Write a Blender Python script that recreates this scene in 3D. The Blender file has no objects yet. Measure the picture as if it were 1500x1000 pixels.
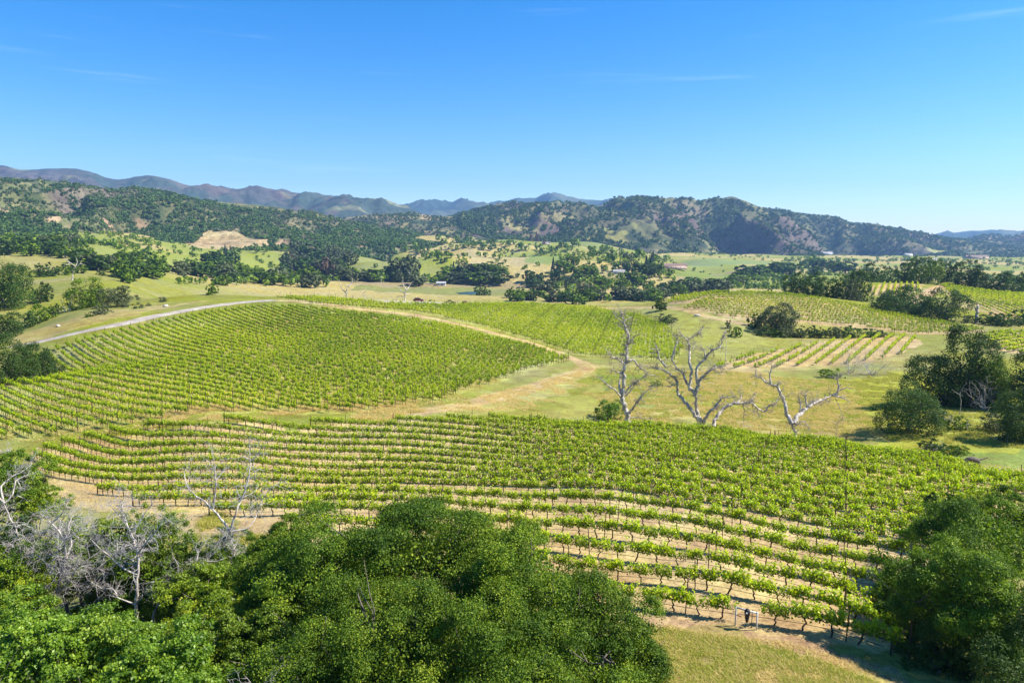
import bpy, math, random
import numpy as np
from math import radians, sin, cos, tan, atan, pi
SC = bpy.context.scene
COL = SC.collection
RNG = np.random.default_rng(7)
H = 26.0                       # camera height above the near grass
PIT = radians(8.53)
CP, SP = cos(PIT), sin(PIT)
F = 1000.0                     # focal length in photo pixels (1500 wide)

# ------------------------------------------------------------------ camera maths
def ray(u, v):
    a = (u - 750.0) / F; b = (v - 500.0) / F
    k = CP - b * SP
    return a / k, (SP + b * CP) / k          # X/Y and drop/Y
def tv(v):
    return ray(750, v)[1]
def proj(x, y, z):
    d = y * CP + (H - z) * SP
    w = -y * SP + (H - z) * CP
    return 750 + F * x / d, 500 + F * w / d, d

# ------------------------------------------------------------------ terrain: drop below the camera along columns
def P(Y, v): return (Y, tv(v) * Y)
COLS = {
 0: [(8,18),(20,24),(35,27),(50,29),P(70,752),P(88,706),P(98,685),P(112,648),P(130,603),P(150,566),(164,36),(178,35),P(190,516),P(215,494),(240,33.5),(270,33),P(320,440),P(420,415),P(550,395),P(750,372),P(1000,355),P(1300,345),(1700,-20),(2600,-40)],
 150: [(8,18),(20,24),(35,26.6),(50,28.4),P(66,768),P(78,734),P(90,702),P(102,668),P(110,641),P(129,591),P(150,553),P(160,545),(168,32.4),P(180,522),P(200,493),P(212,480),P(240,455),P(262,447),(290,29),P(330,430),P(420,405),(460,27),(520,29),P(650,385),P(850,368),P(1100,352),(1500,-15),(2600,-35)],
 300: [(8,18),(20,24),(35,26.5),(50,28.2),P(65,770),P(75,735),P(86,700),P(96,665),P(104,640),P(109,618),P(114,608),P(130,575),P(150,546),P(175,518),P(205,490),P(235,465),P(255,449),P(275,438),P(295,431),(330,32),(400,45),(520,50),P(650,420),P(850,400),P(1100,380),P(1330,368),P(1700,353),(2100,-5),(2600,-20)],
 450: [(8,18),(20,24),(35,26),(50,27),P(62,770),P(74,735),P(86,700),P(96,668),P(105,640),P(112,617),P(118,608),P(130,585),P(150,555),P(175,525),P(205,497),P(235,472),P(260,452),P(275,441),P(290,436),(330,36),(400,52),(550,60),P(750,430),P(900,415),P(1100,405),P(1300,386),P(1600,369),P(2000,355),(2600,-10)],
 600: [(8,18),(20,23.5),(35,25),(50,26),P(65,755),P(76,722),P(86,692),P(96,660),P(104,637),P(112,615),P(120,600),P(135,575),P(155,548),P(180,520),P(210,492),P(240,470),P(262,455),P(280,445),P(300,440),(340,36),(410,52),(560,64),P(800,431),P(1000,414),P(1100,408),P(1300,393),P(1500,380),P(1800,365),P(2200,352),(2600,-10)],
 750: [(8,18),(20,23),(35,24.2),(48,25),P(55,800),P(67,745),P(76,712),P(86,683),P(96,655),P(104,633),P(110,620),P(122,605),P(140,585),P(160,565),P(180,545),P(205,520),P(235,495),P(265,475),P(290,460),P(315,448),P(335,441),(380,42),(450,56),(600,66),P(850,428),P(1050,413),P(1250,402),P(1450,388),P(1700,375),P(2000,362),(2600,10)],
 900: [(8,17),(20,22),(35,23.6),P(42,890),P(49,835),P(57,780),P(67,728),P(76,695),P(86,667),P(96,645),P(104,630),(108,31.5),(115,34),(122,34.5),P(132,605),P(150,580),P(170,560),P(195,535),P(210,522),P(240,500),P(270,482),P(300,466),P(330,454),P(350,447),(390,44),(450,56),(600,66),P(800,431),P(1050,413),P(1250,403),P(1450,390),P(1700,378),P(2000,368),(2600,20)],
 1050: [(8,16),(20,20.5),(32,23),P(40,908),P(46,850),P(53,800),P(60,757),P(68,722),P(78,690),P(88,665),P(96,648),P(102,636),(107,32),(114,34),(122,34.6),P(135,600),P(155,570),P(175,548),P(195,532),P(215,518),P(240,498),P(262,476),P(285,455),P(305,440),P(320,432),P(335,428),(370,34),(430,48),(550,60),(750,67),P(1050,415),P(1300,401),P(1700,388),P(2000,381),(2600,55)],
 1200: [(8,16),(20,20),(30,22.5),P(37,935),P(43,880),P(50,828),P(60,762),P(68,725),P(76,695),P(84,670),P(90,652),(94,29.5),(100,32),(108,33.5),(116,34),P(130,612),P(150,585),P(170,562),P(190,545),P(205,530),P(225,512),P(245,496),(252,37),P(262,484),P(280,468),P(300,452),P(318,440),P(330,435),(345,30),P(380,425),P(430,412),(500,40),(650,58),(1000,67),P(1500,395),P(2000,382),(2600,60)],
 1350: [(8,16),(20,20),(30,22.5),P(36,960),P(43,895),P(51.5,812),P(58,775),P(66,735),P(74,705),P(80,685),P(84,672),(88,30),(95,32),(103,32.4),P(112,632),P(125,608),P(140,590),P(160,570),P(180,548),P(200,528),P(220,510),P(240,496),P(260,488),P(280,475),P(300,466),P(320,460),P(345,445),P(380,430),P(430,418),P(480,412),(560,42),(750,58),(1100,68),P(1600,392),P(2100,382),(2600,64)],
 1500: [(8,16),(20,20),(30,22.5),(36,24),(43,25.3),P(52,820),P(60,770),P(68,732),P(74,708),(78,29),(86,31),P(92,675),P(102,650),P(115,622),P(130,598),P(150,575),P(175,548),P(195,530),P(215,513),P(235,498),P(260,485),P(285,476),P(310,468),P(345,450),P(380,438),P(420,430),(480,42),(600,52),(900,66),P(1400,400),P(2000,385),(2600,68)],
}
def pchip(x, y, xi):
    x = np.asarray(x, float); y = np.asarray(y, float)
    h = np.diff(x); d = np.diff(y) / h
    m = np.zeros(len(x)); m[0] = d[0]; m[-1] = d[-1]
    for i in range(1, len(x) - 1):
        if d[i-1] * d[i] > 0:
            w1 = 2*h[i] + h[i-1]; w2 = h[i] + 2*h[i-1]
            m[i] = (w1 + w2) / (w1 / d[i-1] + w2 / d[i])
    xi = np.clip(xi, x[0], x[-1])
    k = np.clip(np.searchsorted(x, xi) - 1, 0, len(x) - 2)
    t = (xi - x[k]) / h[k]
    return ((1+2*t)*(1-t)**2*y[k] + t*(1-t)**2*h[k]*m[k] + t*t*(3-2*t)*y[k+1] + t*t*(t-1)*h[k]*m[k+1])
NS, NY = 1500, 1500
LY0, LY1 = math.log(8.0), math.log(2600.0)
S0, S1 = -2.4, 2.4
GLY = np.linspace(LY0, LY1, NY)
GS = np.linspace(S0, S1, NS)
us = sorted(COLS)
cols = [pchip([math.log(a) for a, _ in COLS[u]], [b for _, b in COLS[u]], GLY) for u in us]
ss = [(u - 750) / F / CP for u in us]
ss = [-2.5, -1.4] + ss + [1.3, 2.5]
cols = [cols[0], cols[0]] + cols + [cols[-1], cols[-1]]
cols = np.array(cols)
TD = np.empty((NS, NY))
for j in range(NY):
    TD[:, j] = pchip(ss, cols[:, j], GS)
def blur(a, n, axis):
    k = np.hanning(n + 2)[1:-1]; k /= k.sum()
    pad = [(0, 0), (0, 0)]; pad[axis] = (n // 2, n // 2)
    b = np.pad(a, pad, mode='edge')
    return np.apply_along_axis(lambda r: np.convolve(r, k, 'valid'), axis, b)
TD = blur(TD, 41, 0)
TD = blur(TD, 9, 1)

def vnoise(x, y, seed=0):
    """smooth value noise, numpy"""
    xi = np.floor(x).astype(np.int64); yi = np.floor(y).astype(np.int64)
    fx = x - xi; fy = y - yi
    fx = fx*fx*(3-2*fx); fy = fy*fy*(3-2*fy)
    def h(a, b):
        n = (a * 374761393 + b * 668265263 + seed * 1442695041) & 0xffffffff
        n = ((n ^ (n >> 13)) * 1274126177) & 0xffffffff
        n = n ^ (n >> 16)
        return (n & 0xffff) / 65535.0
    return (h(xi, yi)*(1-fx) + h(xi+1, yi)*fx)*(1-fy) + (h(xi, yi+1)*(1-fx) + h(xi+1, yi+1)*fx)*fy
def fbm(x, y, seed=0, oct=4):
    s = 0; a = .5
    for i in range(oct):
        s = s + a * vnoise(x * 2**i + 17*i, y * 2**i - 9*i, seed + i); a *= .5
    return s / (1 - .5**oct)

def drop(X, Y):
    X = np.asarray(X, float); Y = np.asarray(Y, float)
    Yc = np.clip(Y, 8.0, 2599.0)
    fs = np.clip((X / Yc - S0) / (S1 - S0) * (NS - 1), 0, NS - 1.001)
    fy = (np.log(Yc) - LY0) / (LY1 - LY0) * (NY - 1)
    fy = np.clip(fy, 0, NY - 1.001)
    i = fs.astype(int); j = fy.astype(int); a = fs - i; b = fy - j
    return (TD[i, j]*(1-a)*(1-b) + TD[i+1, j]*a*(1-b) + TD[i, j+1]*(1-a)*b + TD[i+1, j+1]*a*b)
def gz(X, Y):
    X = np.asarray(X, float); Y = np.asarray(Y, float)
    n = (fbm(X / 12.0, Y / 12.0, 3, 3) - .5) * .3 * np.clip(Y / 60., .3, 1)
    n = n + (fbm(X / 90.0, Y / 90.0, 5, 3) - .5) * np.clip((Y - 520) / 400., 0, 1) * 9
    q = X / np.maximum(Y, 1)
    n = n + (fbm(X / 230.0, Y / 170.0, 15, 2) - .5) * np.clip((Y - 820) / 300., 0, 1) * np.clip((2500 - Y) / 500., 0, 1) * 92 * np.clip((q + .42) / .15, 0, 1) * np.clip((.34 - q) / .14, .12, 1)
    return H - drop(X, Y) + n
def hit(u, v, ymin=9.0, ymax=2590.0):
    """where the sight line of a photo pixel meets the ground"""
    s, t = ray(u, v)
    ys = np.exp(np.linspace(math.log(ymin), math.log(ymax), 2500))
    tg = (H - gz(s * ys, ys)) / ys
    k = np.nonzero(tg <= t)[0]
    k = k[0] if len(k) else int(np.argmin(tg - t))
    y = ys[k]
    return s * y, y, float(gz(s * y, y))
def at(u, v, Y):
    s, t = ray(u, v)
    return np.array((s * Y, Y, H - t * Y))
def inpoly(X, Y, poly):
    X = np.asarray(X); Y = np.asarray(Y)
    r = np.zeros(X.shape, bool); n = len(poly)
    for i in range(n):
        x0, y0 = poly[i]; x1, y1 = poly[(i + 1) % n]
        c = ((y0 > Y) != (y1 > Y)) & (X < (x1 - x0) * (Y - y0) / (y1 - y0 + 1e-12) + x0)
        r ^= c
    return r
def polydist(X, Y, pts):
    d = np.full(np.shape(X), 1e9)
    for (x0, y0), (x1, y1) in zip(pts[:-1], pts[1:]):
        L = (x1-x0)**2 + (y1-y0)**2 + 1e-9
        t = np.clip(((X-x0)*(x1-x0) + (Y-y0)*(y1-y0)) / L, 0, 1)
        d = np.minimum(d, np.hypot(X - x0 - t*(x1-x0), Y - y0 - t*(y1-y0)))
    return d
def wpoly(px, ymin=9.0, ymax=2590.0):
    return [hit(u, v, ymin, ymax)[:2] for u, v in px]

# ------------------------------------------------------------------ mesh helpers
class MB:
    def __init__(s): s.v = []; s.f = []; s.t = []; s.m = []; s.n = 0
    def add(s, v, f, tint=None, mat=0):
        v = np.asarray(v, float).reshape(-1, 3); f = np.asarray(f, np.int64)
        if f.shape[1] == 3: f = np.concatenate([f, -np.ones((len(f), 1), np.int64) - s.n], 1)
        s.v.append(v); s.f.append(f + s.n); s.n += len(v)
        s.t.append(np.full(len(f), .5) if tint is None else np.broadcast_to(np.asarray(tint, float), (len(f),)).copy())
        s.m.append(np.full(len(f), mat, np.int32))
        return s
    def arrays(s):
        return np.concatenate(s.v), np.concatenate(s.f), np.concatenate(s.t), np.concatenate(s.m)
    def mesh(s, name, mats, smooth=False):
        v, f, t, m = s.arrays()
        return mesh_np(name, v, f, t, m, mats, smooth)
    def obj(s, name, mats, parent=None, smooth=False):
        return put(name, s.mesh(name, mats, smooth), parent)
def mesh_np(name, v, f, t, m, mats, smooth=False):
    me = bpy.data.meshes.new(name)
    tri = f[:, 3] < 0
    cnt = np.where(tri, 3, 4).astype(np.int32)
    idx = f.ravel()[(np.ones_like(f, bool) & ~((np.arange(4) == 3)[None, :] & tri[:, None])).ravel()]
    start = np.concatenate([[0], np.cumsum(cnt)[:-1]]).astype(np.int32)
    me.vertices.add(len(v)); me.loops.add(len(idx)); me.polygons.add(len(f))
    me.vertices.foreach_set('co', v.astype(np.float32).ravel())
    me.loops.foreach_set('vertex_index', idx.astype(np.int32))
    me.polygons.foreach_set('loop_start', start)
    me.polygons.foreach_set('loop_total', cnt)
    me.polygons.foreach_set('material_index', m.astype(np.int32))
    if smooth: me.polygons.foreach_set('use_smooth', np.ones(len(f), bool))
    a = me.attributes.new('tint', 'FLOAT', 'FACE'); a.data.foreach_set('value', t.astype(np.float32))
    for x in (mats if isinstance(mats, (list, tuple)) else [mats]): me.materials.append(x)
    me.update(calc_edges=True)
    return me
def put(name, me, parent=None, loc=None):
    o = bpy.data.objects.new(name, me); COL.objects.link(o)
    if parent is not None: o.parent = parent
    if loc is not None: o.location = loc
    return o
def empty(name, loc, rz=0.0, sc=1.0):
    o = bpy.data.objects.new(name, None); COL.objects.link(o)
    o.location = loc; o.rotation_euler = (0, 0, rz); o.scale = (sc, sc, sc) if np.isscalar(sc) else sc
    o.empty_display_size = .2
    return o
def tag(o, label=None, cat=None, group=None, kind=None):
    if label:
        o['label'] = label
    if cat: o['category'] = cat
    if group: o['group'] = group
    if kind: o['kind'] = kind
    return o
def unit(a):
    a = np.asarray(a, float); return a / (np.linalg.norm(a, axis=-1, keepdims=True) + 1e-9)
def tube(mb, pts, rad, n=6, tint=.5, mat=0, cap=True):
    pts = np.asarray(pts, float); rad = np.broadcast_to(np.asarray(rad, float), (len(pts),))
    tan_ = np.gradient(pts, axis=0); tan_ = unit(tan_)
    up = np.array((.31, .22, .92)); 
    a = np.cross(tan_, up); bad = np.linalg.norm(a, axis=1) < .15
    if bad.any(): a[bad] = np.cross(tan_[bad], np.array((1, .1, 0)))
    a = unit(a); b = np.cross(tan_, a)
    an = np.arange(n) / n * 2 * pi
    ring = pts[:, None, :] + rad[:, None, None] * (np.cos(an)[None, :, None]*a[:, None, :] + np.sin(an)[None, :, None]*b[:, None, :])
    k = len(pts); v = ring.reshape(-1, 3)
    i = np.arange(k - 1)[:, None] * n + np.arange(n)[None, :]
    i2 = np.arange(k - 1)[:, None] * n + (np.arange(n)[None, :] + 1) % n
    f = np.stack([i, i2, i2 + n, i + n], -1).reshape(-1, 4)
    mb.add(v, f, tint, mat)
    if cap:
        v2 = np.concatenate([ring[-1], pts[-1:] + tan_[-1]*rad[-1]*.6])
        mb.add(v2, [[j, (j+1) % n, n] for j in range(n)], tint, mat)
def box(mb, c, s, rz=0.0, tint=.5, mat=0):
    x, y, z = np.array(s) / 2
    v = np.array([(-x,-y,-z),(x,-y,-z),(x,y,-z),(-x,y,-z),(-x,-y,z),(x,-y,z),(x,y,z),(-x,y,z)])
    R = np.array([[cos(rz), -sin(rz), 0],[sin(rz), cos(rz), 0],[0,0,1]])
    mb.add(v @ R.T + np.array(c), [[0,3,2,1],[4,5,6,7],[0,1,5,4],[1,2,6,5],[2,3,7,6],[3,0,4,7]], tint, mat)
def leaves(mb, pos, size, nrm=None, flat=.45, tint=None, mat=0, rng=RNG, aspect=.62):
    """one bent diamond of four points per leaf"""
    n = len(pos); pos = np.asarray(pos, float)
    r = unit(rng.normal(size=(n, 3)))
    nn = r if nrm is None else unit(np.asarray(nrm) * flat + r * (1 - flat))
    a = unit(np.cross(nn, unit(rng.normal(size=(n, 3))))); b = np.cross(nn, a)
    L = (np.asarray(size) * rng.uniform(.7, 1.3, n))[:, None]; W = L * aspect
    v = np.stack([pos - a*L*.5, pos + b*W*.5 + nn*L*.08, pos + a*L*.5, pos - b*W*.5 + nn*L*.08], 1).reshape(-1, 3)
    f = np.arange(n * 4).reshape(-1, 4)
    mb.add(v, f, rng.random(n) if tint is None else tint, mat)
# ------------------------------------------------------------------ materials
def newmat(name):
    m = bpy.data.materials.new(name); m.use_nodes = True
    nt = m.node_tree; nt.nodes.clear()
    out = nt.nodes.new('ShaderNodeOutputMaterial')
    return m, nt, out
def nd(nt, t, **kw):
    n = nt.nodes.new(t)
    for k, v in kw.items():
        if k.startswith('i_'):
            n.inputs[k[2:].replace('_', ' ')].default_value = v
        else: setattr(n, k, v)
    return n
def ramp(nt, fac, stops):
    r = nd(nt, 'ShaderNodeValToRGB')
    e = r.color_ramp.elements
    while len(e) < len(stops): e.new(.5)
    for x, (p, c) in zip(e, stops): x.position = p; x.color = (*c, 1)
    nt.links.new(fac, r.inputs['Fac']); return r.outputs['Color']
def leafmat(name, stops, transl=.35, rough=.55, spec=.3, vary=.25, tcol=(1.25, 1.35, .6)):
    m, nt, out = newmat(name); L = nt.links.new
    at_ = nd(nt, 'ShaderNodeAttribute', attribute_name='tint')
    oi = nd(nt, 'ShaderNodeObjectInfo')
    c = ramp(nt, at_.outputs['Fac'], stops)
    hs = nd(nt, 'ShaderNodeHueSaturation')
    mr = nd(nt, 'ShaderNodeMapRange'); mr.inputs['To Min'].default_value = 1 - vary; mr.inputs['To Max'].default_value = 1 + vary
    L(oi.outputs['Random'], mr.inputs['Value']); L(mr.outputs[0], hs.inputs['Value']); L(c, hs.inputs['Color'])
    p = nd(nt, 'ShaderNodeBsdfPrincipled', i_Roughness=rough); p.inputs['Specular IOR Level'].default_value = spec
    L(hs.outputs[0], p.inputs['Base Color'])
    tr = nd(nt, 'ShaderNodeBsdfTranslucent')
    mu = nd(nt, 'ShaderNodeMix', data_type='RGBA', blend_type='MULTIPLY'); mu.inputs[0].default_value = 1
    L(hs.outputs[0], mu.inputs[6]); mu.inputs[7].default_value = (*tcol, 1)
    L(mu.outputs[2], tr.inputs['Color'])
    mx = nd(nt, 'ShaderNodeMixShader'); mx.inputs[0].default_value = transl
    L(p.outputs[0], mx.inputs[1]); L(tr.outputs[0], mx.inputs[2]); L(mx.outputs[0], out.inputs['Surface'])
    return m
def woodmat(name, c0, c1, scale=6.0, rough=.9, bump=.4, stretch=.15):
    m, nt, out = newmat(name); L = nt.links.new
    tc = nd(nt, 'ShaderNodeTexCoord'); mp = nd(nt, 'ShaderNodeMapping'); mp.inputs['Scale'].default_value = (1, 1, stretch)
    L(tc.outputs['Object'], mp.inputs[0])
    n = nd(nt, 'ShaderNodeTexNoise', i_Scale=scale, i_Detail=6.0, i_Roughness=.65); L(mp.outputs[0], n.inputs['Vector'])
    c = ramp(nt, n.outputs[0], [(.3, c0), (.68, c1)])
    p = nd(nt, 'ShaderNodeBsdfPrincipled', i_Roughness=rough); p.inputs['Specular IOR Level'].default_value = .2
    L(c, p.inputs['Base Color'])
    b = nd(nt, 'ShaderNodeBump', i_Strength=bump, i_Distance=.05); L(n.outputs[0], b.inputs['Height']); L(b.outputs[0], p.inputs['Normal'])
    L(p.outputs[0], out.inputs['Surface']); return m
def plain(name, c, rough=.6, metal=0.0, spec=.4, noise=.15, scale=8.0):
    m, nt, out = newmat(name); L = nt.links.new
    tc = nd(nt, 'ShaderNodeTexCoord')
    n = nd(nt, 'ShaderNodeTexNoise', i_Scale=scale, i_Detail=4.0); L(tc.outputs['Object'], n.inputs['Vector'])
    col = ramp(nt, n.outputs[0], [(.3, tuple(x*(1-noise) for x in c)), (.7, tuple(min(1, x*(1+noise)) for x in c))])
    p = nd(nt, 'ShaderNodeBsdfPrincipled', i_Roughness=rough, i_Metallic=metal); p.inputs['Specular IOR Level'].default_value = spec
    L(col, p.inputs['Base Color']); L(p.outputs[0], out.inputs['Surface']); return m
def groundmat(name, fine=1.0, bumpd=.08):
    """colour attribute of the sheet (soil, grass, gravel) broken up by several noises"""
    m, nt, out = newmat(name); L = nt.links.new
    at_ = nd(nt, 'ShaderNodeAttribute', attribute_name='albedo')
    ge = nd(nt, 'ShaderNodeNewGeometry')
    def no(scale, det, ro=.6):
        n = nd(nt, 'ShaderNodeTexNoise', i_Scale=scale, i_Detail=det, i_Roughness=ro); L(ge.outputs['Position'], n.inputs['Vector']); return n.outputs[0]
    n1 = no(2.6*fine, 8, .75); n2 = no(.22*fine, 6, .65); n3 = no(.03*fine, 4)
    def mul(c, fac, lo, hi):
        mr = nd(nt, 'ShaderNodeMapRange'); mr.inputs['From Min'].default_value = .3; mr.inputs['From Max'].default_value = .7
        mr.inputs['To Min'].default_value = lo; mr.inputs['To Max'].default_value = hi; L(fac, mr.inputs['Value'])
        mx = nd(nt, 'ShaderNodeVectorMath', operation='SCALE'); L(c, mx.inputs[0]); L(mr.outputs[0], mx.inputs['Scale']); return mx.outputs[0]
    c = mul(at_.outputs['Color'], n1, .5, 1.5); c = mul(c, n2, .72, 1.28)
    if fine == 1.0:
        sm = nd(nt, 'ShaderNodeMapRange', interpolation_type='SMOOTHSTEP'); sm.inputs['From Min'].default_value = .6; sm.inputs['From Max'].default_value = .66; sm.inputs['To Max'].default_value = .55
        L(no(.33, 7, .7), sm.inputs['Value'])
        mxp = nd(nt, 'ShaderNodeMix', data_type='RGBA'); L(sm.outputs[0], mxp.inputs[0]); L(c, mxp.inputs[6]); mxp.inputs[7].default_value = (.24, .165, .08, 1); c = mxp.outputs[2]
    # hue drift towards straw and back
    hs = nd(nt, 'ShaderNodeHueSaturation'); L(c, hs.inputs['Color'])
    mr = nd(nt, 'ShaderNodeMapRange'); mr.inputs['From Min'].default_value = .3; mr.inputs['From Max'].default_value = .7; mr.inputs['To Min'].default_value = .482; mr.inputs['To Max'].default_value = .518
    L(n2, mr.inputs['Value']); L(mr.outputs[0], hs.inputs['Hue'])
    mr2 = nd(nt, 'ShaderNodeMapRange'); mr2.inputs['From Min'].default_value = .3; mr2.inputs['From Max'].default_value = .7; mr2.inputs['To Min'].default_value = .85; mr2.inputs['To Max'].default_value = 1.15
    L(n3, mr2.inputs['Value']); L(mr2.outputs[0], hs.inputs['Saturation'])
    p = nd(nt, 'ShaderNodeBsdfPrincipled', i_Roughness=.95); p.inputs['Specular IOR Level'].default_value = .1
    L(hs.outputs[0], p.inputs['Base Color'])
    b = nd(nt, 'ShaderNodeBump', i_Strength=.9, i_Distance=bumpd); L(n1, b.inputs['Height']); L(b.outputs[0], p.inputs['Normal'])
    L(p.outputs[0], out.inputs['Surface']); return m

M = {}
M['ground'] = groundmat('ground_cover')
M['hill'] = groundmat('hill_cover', .02, 4.0)
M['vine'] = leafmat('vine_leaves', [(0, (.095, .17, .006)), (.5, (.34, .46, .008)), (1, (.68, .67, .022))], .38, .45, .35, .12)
M['vine_far'] = leafmat('vine_leaves_far', [(0, (.09, .15, .007)), (.5, (.31, .42, .009)), (1, (.62, .61, .022))], .36, .5, .3, .0)
M['oak'] = leafmat('oak_leaves', [(0, (.03, .07, .005)), (.55, (.1, .175, .01)), (1, (.27, .34, .022))], .28, .6, .2, .15)
M['oak_dark'] = leafmat('dark_oak_leaves', [(0, (.028, .06, .01)), (.6, (.055, .105, .015)), (1, (.105, .165, .025))], .22, .6, .2, .18)
M['oak_grey'] = leafmat('grey_oak_leaves', [(0, (.07, .09, .035)), (.6, (.105, .13, .05)), (1, (.16, .18, .075))], .2, .6, .25, .2)
M['olive'] = leafmat('olive_leaves', [(0, (.08, .14, .01)), (.6, (.17, .25, .015)), (1, (.32, .38, .03))], .35, .5, .35, .15)
M['maple'] = leafmat('maple_leaves', [(0, (.055, .12, .01)), (.5, (.15, .26, .018)), (1, (.32, .42, .04))], .4, .45, .35, .1)
M['lime'] = leafmat('lime_leaves', [(0, (.12, .2, .012)), (.5, (.22, .3, .016)), (1, (.36, .4, .02))], .4, .45, .35, .1)
M['conifer'] = leafmat('conifer_needles', [(0, (.022, .045, .02)), (1, (.05, .085, .035))], .1, .6, .3, .2)
M['rust'] = leafmat('scorched_leaves', [(0, (.11, .075, .045)), (1, (.2, .13, .085))], .15, .7, .2, .2)
M['grass'] = leafmat('grass_blades', [(0, (.24, .31, .03)), (.5, (.4, .42, .05)), (1, (.62, .5, .17))], .5, .6, .2, .0, (1.1, 1.1, .7))
M['straw'] = leafmat('straw_blades', [(0, (.58, .46, .17)), (.6, (.74, .58, .27)), (1, (.5, .5, .11))], .5, .7, .2, .0, (1.1, 1.05, .8))
M['bark'] = woodmat('grey_bark', (.07, .055, .045), (.19, .16, .13))
M['vinewood'] = woodmat('vine_wood', (.05, .03, .022), (.13, .085, .06), 14)
M['dead'] = woodmat('weathered_dead_wood', (.2, .165, .135), (.78, .69, .58), 3.4, .85, .5, .25)
M['dead_brown'] = woodmat('brown_dead_wood', (.1, .08, .065), (.7, .62, .52), 2.6, .85, .6, .3)
M['dark_twig'] = woodmat('dark_twigs', (.16, .13, .11), (.42, .37, .32), 4)
M['twig'] = woodmat('grey_twigs', (.26, .23, .21), (.52, .48, .45), 4)
M['steel'] = woodmat('rusty_steel', (.045, .03, .022), (.12, .075, .05), 20, .75, .2)
M['endpost'] = woodmat('reddish_end_post', (.1, .05, .03), (.24, .12, .075), 12)
M['hose'] = plain('black_hose', (.02, .02, .02), .5)
M['white'] = woodmat('white_painted_timber', (.45, .43, .4), (.68, .66, .63), 9, .5, .15)
M['black'] = plain('black_cloth', (.018, .018, .024), .7)
M['red'] = plain('dark_red_paint', (.16, .008, .014), .25, 0, .6, .05)
M['glass'] = plain('dark_glass', (.02, .022, .026), .08, 0, .6, .0)
M['tyre'] = plain('tyre_rubber', (.02, .02, .02), .85)
M['wall'] = plain('pale_plaster', (.62, .58, .52), .85)
M['pinkwall'] = plain('pinkish_plaster', (.5, .36, .3), .85)
M['roof'] = plain('brown_roof', (.2, .13, .1), .8)
M['greyroof'] = plain('grey_roof', (.36, .34, .33), .7)
M['rock'] = woodmat('pale_rock', (.3, .26, .21), (.55, .5, .43), 3, .9, .6, 1)
m, nt, out = newmat('pond_water')
p = nd(nt, 'ShaderNodeBsdfPrincipled', i_Roughness=.08); p.inputs['Base Color'].default_value = (.05, .13, .17, 1)
nt.links.new(p.outputs[0], out.inputs['Surface']); M['water'] = m
# ------------------------------------------------------------------ ground colours (linear albedo of the cover itself)
GREEN = np.array((.17, .23, .035)); YGREEN = np.array((.29, .3, .045)); DRY = np.array((.42, .34, .14))
SOIL = np.array((.52, .36, .18)); SOILR = np.array((.44, .29, .16)); STRAW = np.array((.58, .42, .2)); GRAVEL = np.array((.42, .37, .31))
DUFF = np.array((.12, .1, .05)); FIELD = np.array((.24, .26, .07)); TANFIELD = np.array((.34, .26, .12)); LUSH = np.array((.12, .22, .035))
def smooth(e0, e1, x):
    t = np.clip((x - e0) / (e1 - e0), 0, 1); return t*t*(3 - 2*t)
ZONES = []      # (world polygon, colour, edge noise in metres, strength)
def zone(px, col, edge=1.5, k=1.0, ymin=9.0, ymax=2590.0):
    ZONES.append((wpoly(px, ymin, ymax), np.array(col), edge, k))
BLOCK_A = [(46,664),(62,694),(106,709),(193,741),(343,760),(428,778),(560,845),(850,930),(930,908),(1092,924),(1310,980),(1345,890),(1372,820),(1430,765),(1500,728),(1530,716),(1500,706),(1430,686),(1370,670),(1240,652),(1120,638),(1000,634),(800,622),(560,620),(300,620),(172,634),(110,645)]
KNOLL = wpoly(BLOCK_A, 30, 112)
B1 = [(-60,590),(-30,640),(20,645),(120,632),(250,612),(420,604),(560,600),(640,588),(700,566),(760,545),(835,527),(780,509),(700,490),(600,469),(500,457),(430,450),(380,450),(300,460),(200,482),(90,509),(60,520),(0,560)]
B2 = [(405,437),(460,447),(560,454),(640,464),(720,482),(790,502),(850,522),(900,524),(985,530),(1000,510),(985,485),(930,462),(870,452),(760,446),(700,446.5),(640,448),(560,446),(470,437)]
C1 = [(1050,541),(1110,540),(1190,535),(1260,532),(1310,523),(1352,505),(1345,495),(1300,491),(1240,497),(1170,507),(1100,521),(1050,533)]
C2 = [(1000,453),(1060,464),(1100,470),(1180,474),(1260,480),(1320,487),(1345,491),(1425,492),(1440,484),(1380,472),(1300,457),(1220,442),(1150,427),(1090,426),(1050,433)]
C0 = [(975,446),(1008,444),(1048,433),(1072,427),(1030,430),(985,438)]
D1 = [(1272,432),(1330,432),(1352,424),(1352,416),(1290,416),(1272,420)]
D2 = [(1376,418),(1400,440),(1450,455),(1500,470),(1540,480),(1540,440),(1500,428),(1440,417),(1400,414)]
C3 = [(1438,498),(1450,512),(1500,520),(1560,528),(1560,492),(1500,487),(1450,488)]
BW = {'B1': wpoly(B1, 105, 310), 'B2': wpoly(B2, 170, 360), 'C1': wpoly(C1, 150, 262), 'C2': wpoly(C2, 255, 345),
      'C0': wpoly(C0, 255, 345), 'D1': wpoly(D1, 330, 520), 'D2': wpoly(D2, 310, 520), 'C3': wpoly(C3, 200, 330)}
ROAD = [hit(u, v, 150, 300)[:2] for u, v in [(20,507),(80,495.5),(140,482),(200,469.5),(250,459),(300,450),(350,443.5),(400,440)]]
TRACK1 = [hit(u, v, 150, 330)[:2] for u, v in [(400,440),(430,440.5),(500,449),(560,456),(620,464),(690,479),(760,497),(820,517),(850,530)]]
TRACK2 = [hit(u, v, 100, 260)[:2] for u, v in [(850,530),(865,538),(800,560),(740,578),(680,594),(600,606)]]
TRACK3 = [hit(u, v, 150, 260)[:2] for u, v in [(865,537),(920,534),(980,536),(1060,541),(1130,541),(1210,536),(1290,530),(1340,519)]]
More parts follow.
